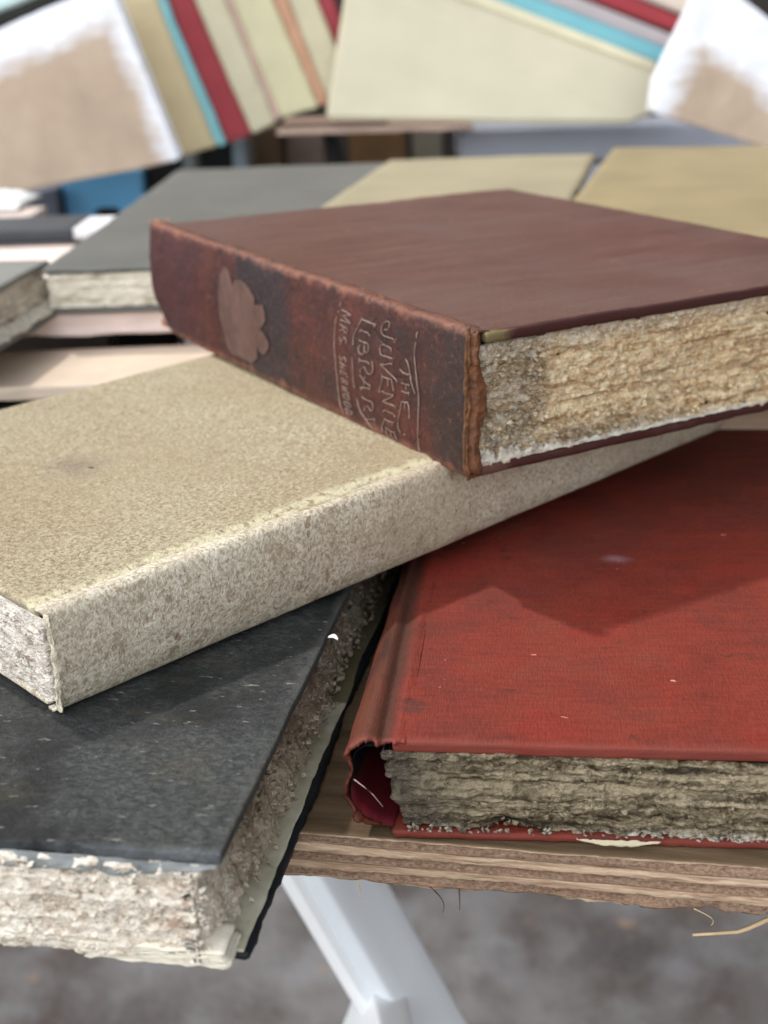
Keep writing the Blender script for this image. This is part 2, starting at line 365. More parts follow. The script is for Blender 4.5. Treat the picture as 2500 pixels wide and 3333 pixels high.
def board(name, x, y, z, mat, parent, r=.005, wob=.0012, n=(60, 50, 4), seed=0., fray=0., **k):
    """a cover board: thin rounded slab whose edges wander a little, with knocked corners"""
    def disp(p, nn):
        o = Vector((fb(p.x*4+seed, p.y*4, 1), fb(p.x*4, p.y*4+seed, 5), fb(p.x*3+seed, p.y*3, 9)))*wob
        if fray:
            e = min(p.x-x[0], x[1]-p.x, p.y-y[0], y[1]-p.y)
            if e < .03: o += nn*fb(p.x*60+seed, p.y*60, p.z*60)*fray
        return o
    V, F = gbox(axis_pts(*x, n[0], r), axis_pts(*y, n[1], r), axis_pts(*z, n[2], r), r, disp)
    return link(name, V, F, mat, parent, **k)
def grid(nu, nv, f, close=False):
    V = [f(i/nu, j/nv) for i in range(nu+1) for j in range(nv+1)]
    F = [(i*(nv+1)+j, (i+1)*(nv+1)+j, (i+1)*(nv+1)+j+1, i*(nv+1)+j+1) for i in range(nu) for j in range(nv)]
    return V, F
def shell(nu, nv, f, th, fn=None):
    """sheet f(u,v) given thickness th along its normals, rim closed"""
    V, F = grid(nu, nv, f)
    V = [Vector(v) for v in V]; N = [Vector() for _ in V]
    for a, b, c, d in F:
        n = (V[c]-V[a]).cross(V[d]-V[b])
        for q in (a, b, c, d): N[q] += n
    N = [n.normalized() for n in N]; m = len(V)
    V2 = V + [v-n*(th if not fn else th*fn(v)) for v, n in zip(V, N)]
    F2 = F + [tuple(m+q for q in reversed(f_)) for f_ in F]
    w = nv+1
    rim = [i*w for i in range(nu)], [i*w+nv for i in range(nu)]
    for i in range(nu):
        a, b = i*w, (i+1)*w; F2.append((b, a, a+m, b+m))
        a, b = i*w+nv, (i+1)*w+nv; F2.append((a, b, b+m, a+m))
    for j in range(nv):
        a, b = j, j+1; F2.append((a, b, b+m, a+m))
        a, b = nu*w+j, nu*w+j+1; F2.append((b, a, a+m, b+m))
    return V2, F2
def prism(name, poly, y0, y1, mat, parent=None, bev=.008, origin=None, rot=None, wob=0., **k):
    """outline in x-z, extruded from y0 to y1, bevelled, gently uneven"""
    o = Vector(origin) if origin else Vector((sum(p[0] for p in poly)/len(poly), y0, min(p[1] for p in poly)))
    bm = bmesh.new()
    a = [bm.verts.new(((p[0]-o.x)*U, (y0-o.y)*U, (p[1]-o.z)*U)) for p in poly]
    f = bm.faces.new(a); r = bmesh.ops.extrude_face_region(bm, geom=[f])
    bmesh.ops.translate(bm, verts=[v for v in r['geom'] if isinstance(v, bmesh.types.BMVert)], vec=(0, (y1-y0)*U, 0))
    bmesh.ops.recalc_face_normals(bm, faces=bm.faces)
    if bev: bmesh.ops.bevel(bm, geom=bm.edges[:], offset=bev*U, segments=2, affect='EDGES')
    if wob:
        bmesh.ops.triangulate(bm, faces=bm.faces[:]); bmesh.ops.subdivide_edges(bm, edges=bm.edges[:], cuts=4, use_grid_fill=True)
        for v in bm.verts: v.co += Vector((fb(v.co.x*40, v.co.y*40, v.co.z*40), fb(v.co.x*30+9, v.co.y*30, v.co.z*30), fb(v.co.x*40, v.co.y*40+7, v.co.z*40)))*wob*U
    me = bpy.data.meshes.new(name); bm.to_mesh(me); bm.free(); me.materials.append(mat)
    ob = bpy.data.objects.new(name, me); COL.objects.link(ob)
    if parent: ob.parent = parent; ob.location = (o*U) if origin is None else (0, 0, 0)
    else: ob.location = W(o)
    if rot: ob.rotation_euler = rot
    return ob
def strand(V, F, pts, r0, r1, n=5):
    """tapered thread through pts, appended to V, F"""
    base = len(V); pts = [Vector(p) for p in pts]
    for i, p in enumerate(pts):
        t = (pts[min(i+1, len(pts)-1)]-pts[max(i-1, 0)]).normalized()
        u = t.orthogonal().normalized(); w = t.cross(u); r = r0+(r1-r0)*i/(len(pts)-1)
        for q in range(n):
            a = 2*math.pi*q/n; V.append(p+u*math.cos(a)*r+w*math.sin(a)*r)
    for i in range(len(pts)-1):
        for q in range(n):
            a = base+i*n+q; b = base+i*n+(q+1) % n
            F.append((a, b, b+n, a+n))
    F.append(tuple(base+q for q in range(n))[::-1]); F.append(tuple(base+(len(pts)-1)*n+q for q in range(n)))

def paper_disp(seed, amp=1., lay=1., sag=None, keep_z=None):
    """crumbled leaf edges: level layers that step in and out, flakes, and pits"""
    def d(p, n):
        q = p+Vector((seed, seed*.7, 0))
        l = noise.noise(Vector((q.x*3, q.y*3, q.z*150)))*.0030*lay + noise.noise(Vector((q.x*1.5, q.y*1.5, q.z*55)))*.0050*lay
        w = fb(q.x*24, q.y*24, q.z*60, .8, 4)*.0032
        f = noise.cell(Vector((q.x*70+w*300, q.y*70, q.z*110+w*200)))*.0022
        h = noise.noise(Vector((q.x*16, q.y*16, q.z*24)))
        pit = -max(0, h-.42)*.035
        o = n*(l+w+f+pit)*amp
        if sag: o += sag(p, n)
        return o
    return d
def lens(a, b, step, dense=None, coarse=None):
    """grid stops from a to b; fine inside dense, coarse elsewhere"""
    out = [a]; x = a
    while x < b-1e-6:
        s = step if (dense is None or dense[0] <= x <= dense[1]) else coarse
        x = min(x+s, b); out.append(x)
    if out[-1]-out[-2] < step*.3: out.pop(-2)
    return out

# ================================================================== materials in use
M_GROUND = None
def ground_mat():
    g = G('trodden_ground')
    a = g.noise(.22, 6, .6, v=g.warp(.8, .5)); 
    base = g.cr(a, [(.34, lin((52, 49, 50))), (.45, lin((84, 80, 79))), (.56, lin((112, 110, 110))), (.68, lin((88, 80, 76)))])
    b = g.noise(.9, 5, .6, v=g.map(loc=(5, 1, 0)))
    base = g.mix(g.math('MULTIPLY', g.ramp(b, .46, .60), .75), base, lin((70, 62, 58)))
    c = g.noise(1.6, 3, .5, v=g.map(loc=(2, 8, 0)))
    base = g.mix(g.math('MULTIPLY', g.ramp(c, .48, .72), .4), base, lin((136, 138, 144)))
    d = g.noise(2.2, 2, .5, v=g.map(loc=(12, 3, 0)))
    base = g.mix(g.math('MULTIPLY', g.ramp(d, .68, .74), .5), base, lin((146, 120, 98)))
    e = g.noise(14, 4, .6)
    base = g.mix(g.math('MULTIPLY', g.ramp(e, .5, .7), .3), base, lin((120, 116, 114)))
    return g.done(base, .85, .2, g.bump(e, .6, .05))
# ------------------------------------------------------------------ the ground
gv = [(-400, -60, 0), (400, -60, 0), (400, 900, 0), (-400, 900, 0)]
ground = setting(link('ground', gv, [(0, 1, 2, 3)], ground_mat(), smooth=False))
ground.location = (0, 0, 0)

# ------------------------------------------------------------------ plywood board in front (the table top)
M_ply = m_plywood('plywood')
BY = math.atan(-.19754)
def ply_board(name, origin, x, depth, th, mat, rag=1., nx=620):
    xs = lens(x[0], x[1], .0045, (-.9, 1.2), .05); zs = [-th+th*i/26 for i in range(27)]
    ys = [0, .002, .006, .012] + [.012+(depth-.012)*i/24 for i in range(1, 25)]
    def disp(p, n):
        if p.y > .05: return Vector((0, 0, fb(p.x*.8, p.y*.8, 2)*.002))
        ph = math.sin(2*math.pi*p.z/.0255); ro = max(0, -ph+.3)
        d = fb(p.x*85, 3, p.z*100, .7, 3)*.0018*ro + fb(p.x*3, 1, p.z*90)*.0035
        o = Vector((0, -d-.0015*ph, 0))
        if p.z < -th+.012:
            k = (1-(p.z+th)/.012)
            o.z += (fb(p.x*9, 2, 0, .7, 4)*.006 + max(0, noise.cell(Vector((p.x*16, 0, 4)))-.3)*.004)*k*rag
            o.y += (fb(p.x*14, 6, 0)*.008)*k*rag
        return o
    V, F = gbox(xs, ys, zs, .0012, disp)
    return V, F
V, F = ply_board('top', 0, (-2.2, 2.6), 2.66, .070, M_ply)
table = thing('plywood_board', (0, 1.498, -1.0015), (0, 0, BY), 'rough sawn plywood board in front that carries the red and the black book', 'board')
link('board_panel', V, F, M_ply, table)
M_strawc = m_plain('straw', (206, 178, 140), .7, .15, 30)
M_dkfib = m_plain('dark_fibre', (92, 58, 50), .7, .15, 30)
for px, ln, bend, dk in [(-.052, .028, .2, 0), (.045, .036, .9, 1), (.083, .03, .05, 1), (.38, .02, 1.2, 0), (.63, .018, -.8, 0)]:
    V, F, pts = [], [], []
    for i in range(7):
        t = i/6; pts.append((px+bend*.016*math.sin(t*2.6)+.01*t*t*bend, -.004-.004*t, -.066-ln*t))
    strand(V, F, pts, .0011 if dk or bend < .3 else .0007, .0004)
    link('loose_fibre', V, F, M_dkfib if dk else M_strawc, table)
V, F = [], []
strand(V, F, [(.557, .071, -.074), (.52, .060, -.094), (.476, .045, -.1085), (.452, .041, -.122), (.439, .038, -.1265), (.41, .032, -.1275), (.382, .027, -.1290)], .0040, .0020, 6)
for v in V: v.z = v.z + .0
strand(V, F, [(.557, .071, -.074), (.58, .08, -.062)], .0040, .004, 6)
link('splinter', V, F, M_strawc, table, label='long pale straw-like splinter curling out below the board')

# ------------------------------------------------------------------ brown book
M_bsp = m_brown_leather('brown_spine_leather', True); M_bco = m_brown_leather('brown_cover_leather', False)
M_bedge = m_plain('worn_tan_leather', (118, 76, 50), .55, .6, 34, .4, .010)
def brown_stain(g, base):
    xyz = g.xyz(); y = g.math('ADD', xyz[1], g.math('MULTIPLY', g.noise(12, 4), .12))
    z = g.math('ADD', xyz[2], g.math('MULTIPLY', g.noise(14, 4), .05))
    grey = g.math('MAXIMUM', g.ramp(y, -.10, -.035), g.math('MULTIPLY', g.ramp(z, .085, .05), g.ramp(y, -.42, -.25)))
    base = g.mix(g.math('MULTIPLY', grey, .5), base, lin((134, 122, 108)))
    ch2 = g.ramp(g.noise(40, 4, .6, v=g.map(loc=(3, 9, 2))), .52, .60)
    base = g.mix(g.math('MULTIPLY', g.math('MULTIPLY', ch2, g.math('MAXIMUM', grey, g.ramp(z, .20, .225))), .6), base, lin((220, 214, 202)))
    base = g.mix(g.math('MULTIPLY', g.ramp(z, .052, .034), .75), base, lin((226, 216, 196)))
    zt = g.ramp(z, .195, .225)
    base = g.mix(g.math('MULTIPLY', zt, .5), base, lin((196, 186, 170)))
    return base
M_bpg = m_pages('brown_book_paper', (246, 228, 190), (220, 188, 142), (140, 106, 74), .8, brown_stain, .45, chip=60, dirt=.35)
BL, BWd, BT = 1.232, .981, .2237
bb = thing('brown_book', (.1427, 2.0034, -.6812), (.00897, -.02605, 2.11464),
           'small thick brown leather book on top of the pile, its lettered spine turned left', 'book')
cov = board('top_cover', (-.003, BL), (-BWd, -.016), (.2065, BT), M_bco, bb, r=.006, wob=.0022, n=(70, 50, 4), seed=3., fray=.0012)
board('bottom_cover', (-.004, BL), (-BWd-.005, .0), (-.004, .014), m_brown_leather('brown_lower_cover', False, False), bb, r=.006, wob=.0030, n=(70, 50, 4), seed=8., fray=.0016)
# spine: gently rounded, ridge along the upper joint, ends worn
def spine_f(u, v):
    x = .006+u*(BL-.006); t = v
    # profile runs from under the top board, over the ridge, down the face and under the bottom board
    P = [(-.030, BT+.0005), (-.016, BT+.003), (-.004, BT+.0045), (.004, BT+.001), (.0075, BT-.008)]
    n0 = len(P)
    for i in range(1, 19):
        s = i/18; P.append((.0075+.010*math.sin(math.pi*s)*(1-.35*s), BT-.008-(BT-.004)*s))
    P += [(.004, -.007), (-.006, -.0075), (-.02, -.0045)]
    q = t*(len(P)-1); i = min(int(q), len(P)-2); f = q-i
    y = P[i][0]*(1-f)+P[i+1][0]*f; z = P[i][1]*(1-f)+P[i+1][1]*f
    k = max(0, 1-(BL-x)/.10)                       # far end: lower corner rounded off, upper corner bumped
    if k > 0:
        z += k*k*(.055*max(0, 1-z/.09)); y -= k*k*.010*max(0, 1-z/.06)
        z += k*.0035*(z > .15)
    w = fb(x*6, y*4, z*6)*.0028 + fb(x*40, y*40, z*40, .7)*.0009
    if z > BT-.006: z += fb(x*30, 2, 0)*.0014+.0008*math.sin(x*17)
    return Vector((x, y+w, z))
V, F = shell(150, 52, spine_f, .005)
spine = link('spine', V, F, M_bsp, bb)
def spine_y(x, z):
    s = min(max((BT-.008-z)/(BT-.004), 0), 1)
    y = .0075+.010*math.sin(math.pi*s)*(1-.35*s)
    if s > .97: y -= (s-.97)*.2
    return y+fb(x*6, y*4, z*6)*.0028+fb(x*40, y*40, z*40, .7)*.0009
# lettering: every stroke a thin ribbon of foil lying on the spine
M_foil = m_plain('dull_foil', (136, 114, 102), .5, .5, 60, .4, .001)
STROKES = [[(.1406,.2022,.00293),(.1427,.1969,.0022),(.1416,.1917,.00146)],
 [(.1438,.1846,.00146),(.1453,.1721,.00166),(.1453,.16,.00185),(.1432,.1482,.00205),(.1399,.1305,.00224),(.1383,.1232,.00244)],
 [(.1399,.133,.00244),(.1345,.1127,.0023),(.1334,.0975,.00216),(.1344,.0754,.00202),(.1381,.0493,.00188),(.1413,.023,.00174),(.1413,.0102,.0016),(.138,.0015,.00146)],
 [(.1709,.1507,.00146),(.1644,.1472,.00183),(.1611,.1411,.0022),(.1589,.1311,.00256),(.1545,.1209,.00293)],
 [(.1578,.1271,.00171),(.1518,.1111,.00134),(.1436,.0999,.00098)],
 [(.1888,.1299,.0022),(.181,.1267,.00228),(.1699,.1261,.00236),(.16,.1277,.00244)],
 [(.185,.1076,.00098),(.1733,.1082,.00134),(.1611,.1107,.00171)],
 [(.1611,.111,.00146),(.1628,.1078,.00146),(.16,.1079,.00146)],
 [(.1856,.0936,.00146),(.1711,.0942,.00171),(.1601,.0975,.00195)],
 [(.1606,.0974,.00195),(.1634,.0911,.00146)],
 [(.1711,.1078,.00122),(.1716,.0995,.00146)],
 [(.1857,.0758,.00171),(.1745,.0773,.00183),(.1645,.0795,.00195)],
 [(.1662,.0787,.00195),(.1634,.0712,.00195),(.1634,.0525,.00195)],
 [(.1751,.0765,.00098),(.1762,.0642,.00098)],
 [(.1863,.0757,.00122),(.1892,.066,.00134),(.1949,.0537,.00146),(.2007,.0425,.00159),(.2031,.0322,.00171),(.2025,.0245,.00183),(.198,.0173,.00195)],
 [(.1855,.0194,.00146),(.1815,.0185,.00146)],
 [(.2391,.1858,.00098),(.2334,.1863,.00108),(.2282,.1908,.00119),(.2264,.1967,.0013),(.2309,.2008,.00141),(.2401,.1974,.00152),(.2471,.1914,.00163),(.2489,.186,.00173),(.2473,.1782,.00184),(.2393,.1748,.00195)],
 [(.2393,.1748,.00244),(.2244,.1747,.00244),(.2086,.1749,.00244)],
 [(.1979,.1795,.00098),(.2047,.1754,.00146),(.2064,.1707,.00195)],
 [(.243,.1602,.0022),(.2292,.1593,.00179),(.2189,.1584,.00138),(.2167,.1532,.00098)],
 [(.2435,.1607,.00146),(.2488,.1552,.00152),(.2495,.1493,.00159),(.2467,.1436,.00165),(.2421,.1417,.00171)],
 [(.2421,.1417,.00146),(.2248,.1423,.00195),(.2112,.1425,.00244)],
 [(.2049,.147,.00098),(.2078,.1435,.00134),(.2112,.14,.00171)],
 [(.2493,.1252,.00244),(.2354,.1273,.00228),(.2204,.1326,.00211),(.2118,.1329,.00195)],
 [(.2493,.1252,.00195),(.2297,.1188,.00187),(.216,.1149,.00179),(.199,.1093,.00171)],
 [(.2183,.1151,.00146),(.2047,.1106,.00195),(.1962,.1066,.00244)],
 [(.2438,.1092,.00146),(.2427,.1011,.00171),(.2476,.0903,.00195),(.2536,.0811,.0022),(.2539,.0752,.00244)],
 [(.2438,.106,.00171),(.2276,.1059,.00171),(.2138,.1066,.00171)],
 [(.2138,.1066,.00171),(.2122,.0961,.00207),(.21,.0887,.00244)],
 [(.2253,.1058,.00171),(.2266,.0927,.00195)],
 [(.2454,.0792,.00244),(.2302,.0783,.00207),(.2106,.0812,.00171)],
 [(.2106,.0799,.00244),(.2257,.0717,.00256),(.2468,.0607,.00268)],
 [(.2468,.0607,.00195),(.2258,.0613,.0022),(.2085,.0618,.00244)],
 [(.1993,.067,.00122),(.2039,.0636,.00183),(.2097,.0586,.00244)],
 [(.2513,.0412,.00171),(.2412,.0464,.00177),(.226,.0464,.00183),(.2144,.0461,.00189),(.2099,.0421,.00195)],
 [(.2127,.0498,.00195),(.2167,.0455,.00195)],
 [(.2473,.0311,.00146),(.251,.0229,.00179),(.2571,.0133,.00211),(.2573,.0043,.00244)],
 [(.2473,.0291,.0022),(.2332,.0288,.0022),(.2169,.0312,.0022)],
 [(.2093,.037,.00098),(.2169,.0305,.00122),(.2228,.025,.00146)],
 [(.2464,.0155,.00146),(.2334,.0124,.00159),(.2171,.0128,.00171)],
 [(.2452,.0125,.00146),(.2442,.0035,.00146),(.239,-.0037,.00146)],
 [(.23,.0093,.00146),(.2266,-.0023,.00195)],
 [(.2159,.0164,.00195),(.216,.0072,.00187),(.2103,-.0011,.00179),(.2057,-.0031,.00171)],
 [(.3117,.1923,.00122),(.3162,.184,.00146),(.3242,.1726,.00171),(.3323,.1605,.00195),(.3348,.1494,.0022),(.334,.1408,.00244)],
 [(.3118,.1883,.00293),(.2977,.1881,.00276),(.2838,.188,.0026),(.2679,.1877,.00244)],
 [(.2647,.1889,.00195),(.2722,.184,.00195)],
 [(.3138,.1723,.00195),(.3178,.1663,.00146)],
 [(.3166,.1694,.00244),(.3025,.1697,.0022),(.2885,.1702,.00195)],
 [(.2885,.1702,.00195),(.2837,.1663,.00098)],
 [(.3177,.1521,.0022),(.3029,.1517,.0022),(.2867,.153,.0022)],
 [(.2857,.1527,.00122),(.2837,.1462,.00127),(.286,.1387,.00132),(.2925,.1367,.00137),(.2967,.1393,.00141),(.2981,.1483,.00146)],
 [(.2968,.1387,.00146),(.3002,.1328,.00154),(.3078,.1302,.00163),(.3143,.1332,.00171),(.3164,.1392,.00179),(.3152,.143,.00187),(.3097,.1447,.00195)],
 [(.3146,.122,.00171),(.3125,.1184,.00134),(.3154,.1142,.00098)],
 [(.3125,.1184,.00244),(.2994,.1195,.00228),(.2853,.1209,.00211),(.28,.118,.00195)],
 [(.2739,.1251,.00098),(.2714,.1199,.00122),(.2704,.1143,.00146)],
 [(.2723,.1241,.00146),(.2699,.1142,.00154),(.2727,.1066,.00163),(.2814,.1005,.00171),(.289,.1011,.00179),(.2953,.1073,.00187),(.2963,.1112,.00195)],
 [(.2963,.1112,.00171),(.3063,.106,.00163),(.313,.1004,.00154),(.3098,.0982,.00146)],
 [(.3143,.0924,.00146),(.3078,.088,.00171),(.3013,.0847,.00195),(.2894,.0816,.0022),(.2808,.0789,.00244)],
 [(.2967,.0941,.00195),(.3013,.0847,.00146),(.3026,.0773,.00098)],
 [(.3166,.0686,.0022),(.2994,.0724,.00232),(.2809,.0748,.00244)],
 [(.3155,.0689,.00171),(.314,.0645,.00171)],
 [(.3132,.0533,.00171),(.3055,.051,.00179),(.2923,.0507,.00187),(.2825,.0519,.00195)],
 [(.2825,.0519,.00146),(.2804,.0441,.00151),(.2828,.0369,.00156),(.2894,.0329,.00161),(.2948,.0381,.00166),(.298,.0409,.00171)],
 [(.2958,.0414,.00171),(.3059,.0353,.00159),(.3116,.0278,.00146)],
 [(.3053,.0137,.00146),(.2931,.0169,.00183),(.281,.0194,.0022)],
 [(.2809,.0231,.00195),(.2788,.017,.00146)],
 [(.3363,.1197,.00195),(.3371,.1124,.00171),(.335,.1069,.00146),(.3353,.0992,.00122)],
 [(.3355,.1102,.00122),(.336,.0922,.00163),(.336,.0742,.00203),(.3352,.0636,.00244)],
 [(.3324,.0456,.00244),(.3293,.0336,.00229),(.324,.0228,.00215),(.3098,.0132,.002),(.2934,.0041,.00185),(.2771,-.0024,.00171)],
 [(.3869,.2049,.00171),(.3896,.1962,.00098)],
 [(.3933,.1879,.00171),(.39,.1855,.00171)],
 [(.396,.1785,.00146),(.4002,.1616,.00161),(.4018,.1374,.00176),(.4002,.1197,.0019),(.3975,.0991,.00205),(.3981,.0851,.0022)],
 [(.3973,.0965,.0022),(.3968,.0661,.00205),(.3975,.0414,.0019),(.3957,.0264,.00176),(.3906,.0071,.00161),(.3857,-.0034,.00146)]]
V, F = [], []
def ribbon(pts):
    P = []                                     # round the polyline a little
    for i in range(len(pts)-1):
        a, b = pts[i], pts[i+1]; z = pts[i-1] if i else a; c = pts[i+2] if i+2 < len(pts) else b
        for k in range(5):
            t = k/5; t2, t3 = t*t, t*t*t
            P.append([.5*((2*a[j])+(-z[j]+b[j])*t+(2*z[j]-5*a[j]+4*b[j]-c[j])*t2+(-z[j]+3*a[j]-3*b[j]+c[j])*t3) for j in range(3)])
    P.append(list(pts[-1])); base = len(V); n = len(P)
    for i, p in enumerate(P):
        q0, q1 = P[max(i-1, 0)], P[min(i+1, n-1)]; dx, dz = q1[0]-q0[0], q1[1]-q0[1]; L_ = math.hypot(dx, dz) or 1
        w = max(p[2], .0016)*.62*(.8+.5*noise.noise(Vector((p[0]*90, p[1]*90, 1)))); ox, oz = -dz/L_*w, dx/L_*w
        for s in (-1, 0, 1):
            x, z = p[0]+ox*s, p[1]+oz*s; V.append(Vector((x, spine_y(x, z)+(.0036 if s == 0 else .0022), z)))
    for i in range(n-1):
        for s in (0, 1):
            a = base+i*3+s; F.append((a, a+1, a+4, a+3))
for st in STROKES: ribbon(st)
GLYPH = {'S': [[(.9, .85), (.5, 1), (.1, .8), (.25, .56), (.75, .42), (.9, .2), (.5, 0), (.08, .15)]], 'H': [[(.12, 0), (.12, 1)], [(.86, 0), (.86, 1)], [(.12, .5), (.86, .5)]],
         'E': [[(.15, 0), (.15, 1)], [(.15, 1), (.8, 1)], [(.15, .52), (.65, .52)], [(.15, 0), (.85, 0)]], 'R': [[(.15, 0), (.15, 1)], [(.15, 1), (.65, .98), (.82, .77), (.6, .54), (.15, .5)], [(.5, .5), (.9, 0)]],
         'W': [[(.0, 1), (.27, 0)], [(.27, 0), (.5, .8)], [(.5, .8), (.74, 0)], [(.74, 0), (1, 1)]], 'O': [[(.5, 1), (.15, .75), (.1, .4), (.35, .03), (.7, .08), (.92, .5), (.8, .88), (.5, 1)]], 'D': [[(.15, 0), (.15, 1)], [(.15, 1), (.6, .93), (.9, .55), (.7, .1), (.15, 0)]]}
GLYPH['M'] = [[(.05, 0), (.15, 1)], [(.15, 1), (.5, .2)], [(.5, .2), (.88, 1)], [(.88, 1), (.98, 0)]]
for k, (ch, t0, wd) in enumerate([('M', .193, .0190), ('R', .168, .0135), ('S', .150, .0120)]):
    hh = .034 if k == 0 else .0255
    for st in GLYPH[ch]: ribbon([(.3825-gy*hh, t0-(gx*wd)-gy*.002, .0014+.0006*(1-abs(gy-.5))) for gx, gy in st])
ribbon([(.381, .1335, .0022), (.378, .1330, .0022)])
for k, ch in enumerate('SHERWOOD'):
    t0 = .1150-.0140*k; hh = .0235
    for st in GLYPH[ch]: ribbon([(.3805-gy*hh-.002*(k/8), t0-(gx*.0100)-gy*.0015, .0013+.0006*(1-abs(gy-.5))) for gx, gy in st])
link('lettering', V, F, M_foil, spine)
# worn-away patch of an old emblem: plain abraded leather
PATCH = [(0.8442, 0.1936), (0.8273, 0.1863), (0.8186, 0.1744), (0.81, 0.1625), (0.8013, 0.1728), (0.776, 0.1793), (0.7593, 0.1766), (0.7289, 0.1676), (0.7201, 0.1605), (0.7089, 0.1549), (0.7078, 0.1409), (0.6746, 0.147), (0.6668, 0.1312), (0.6679, 0.1179), (0.6808, 0.1034), (0.735, 0.0957), (0.734, 0.0871), (0.6816, 0.0945), (0.6621, 0.0776), (0.6633, 0.0642), (0.6882, 0.0456), (0.7045, 0.0488), (0.7154, 0.0599), (0.7204, 0.0318), (0.7488, 0.0142), (0.7807, 0.0163), (0.8004, 0.0189), (0.8315, 0.0145), (0.8507, 0.0268), (0.858, 0.0532), (0.868, 0.0791), (0.8729, 0.1036), (0.8681, 0.1434), (0.8642, 0.1758)]
M_patch = m_plain('abraded_leather', (98, 74, 66), .7, .25, 30, .25, .004)
bm = bmesh.new()
cx = sum(p[0] for p in PATCH)/len(PATCH); cz = sum(p[1] for p in PATCH)/len(PATCH)
pts2 = []
for i in range(len(PATCH)):
    a, b = PATCH[i], PATCH[(i+1) % len(PATCH)]; z0 = PATCH[i-1]; c = PATCH[(i+2) % len(PATCH)]
    for k in range(4):
        t = k/4; pts2.append(tuple(a[j]+(b[j]-a[j])*t for j in range(2)))
vs = [bm.verts.new((x, 0, z)) for x, z in pts2]; f = bm.faces.new(vs)
bmesh.ops.triangulate(bm, faces=[f]); 
bmesh.ops.subdivide_edges(bm, edges=[e for e in bm.edges if e.calc_length() > .02], cuts=3)
bmesh.ops.triangulate(bm, faces=bm.faces[:])
bmesh.ops.recalc_face_normals(bm, faces=bm.faces[:])
rim = {v for v in bm.verts if v.is_boundary}
for v in bm.verts:
    x, z = v.co.x, v.co.z; v.co.y = spine_y(x, z)+.0012+(.0008 if v in rim else 0); v.co = v.co*U
me = bpy.data.meshes.new('worn_patch'); bm.to_mesh(me); bm.free(); me.materials.append(M_patch)
o = bpy.data.objects.new('worn_patch', me); COL.objects.link(o); o.parent = spine
sol = o.modifiers.new('thick', 'SOLIDIFY'); sol.thickness = .0008*U; sol.offset = 0
# page block
ys = lens(-BWd+.02, -.006, .0026, (-.72, 0), .02); zs = [.0125+(.2075-.0125)*i/72 for i in range(73)]
xs = [.006, .009, .016, .03] + [.03+(BL-.05)*i/40 for i in range(1, 41)]
def bsag(p, n):
    k = max(0, 1-(p.x-.006)/.02)
    return Vector((max(0, .016*(1-min(p.z/.05, 1)))*-0.4*k, 0, 0))
V, F = gbox(xs, ys, zs, .003, paper_disp(1.3, 1.25, .8, bsag), skip=('+z', '-z'))
# leaf tatters that curl out along the foot of the block
random.seed(11)
def flakes(V, F, n, xr, yr, zr, out, size, lean=0.):
    for _ in range(n):
        c = Vector((random.uniform(*xr), random.uniform(*yr), random.uniform(*zr)))
        s = size*random.uniform(.5, 1.3); t = random.uniform(-.6, .6); a = Vector((0, math.cos(t), math.sin(t))) if out.x else Vector((math.cos(t), 0, math.sin(t)))
        b = out*.55+Vector((0, 0, random.uniform(-1, 1)+lean)); b = (b-a*b.dot(a)).normalized(); nn = a.cross(b)
        base = len(V); m = 5
        for i in range(m):
            for j in range(m):
                u, w = i/(m-1)-.5, j/(m-1)
                k = 1-.5*abs(u)*2*w
                V.append(c+a*u*s*k*1.6+b*w*s+nn*(w*w*s*.45+math.sin(u*5+t*9)*s*.12)+out*.0005)
        for i in range(m-1):
            for j in range(m-1):
                q = base+i*m+j; F.append((q, q+m, q+m+1, q+1))
flakes(V, F, 420, (.002, .007), (-.14, -.012), (.02, .20), Vector((-1, 0, 0)), .0065)
flakes(V, F, 900, (.002, .007), (-.68, -.012), (.016, .07), Vector((-1, 0, 0)), .0055)
flakes(V, F, 800, (.002, .007), (-.68, -.10), (.07, .20), Vector((-1, 0, 0)), .0038)
link('page_block', V, F, M_bpg, bb)
# torn lower leaves: a pale sheet edge lying on the bottom board
M_white = m_plain('bare_paper', (208, 202, 188), .8, .35, 46, .15, .008)
def leaf(u, v):
    y = -.012-.62*u
    top = .0160+(.002+.024*max(0, 1-u*3.4)**1.3+.005*(1-u))*max(.15, .75+1.1*fb(u*34, 4, 0, .6))
    if v < .5:
        k = v/.5; z = .0143+(top-.0143)*k; x = -.003+.004*k+.003*fb(u*34, k*3, 0)
    else:
        k = (v-.5)/.5; z = top-.002*k+.002*fb(u*30, k*3, 1); x = .001+.012*k+.003*fb(u*34, 3, 0)
    return Vector((x, y, z))
V, F = shell(220, 12, leaf, .0012)
link('torn_leaf', V, F, M_white, bb)
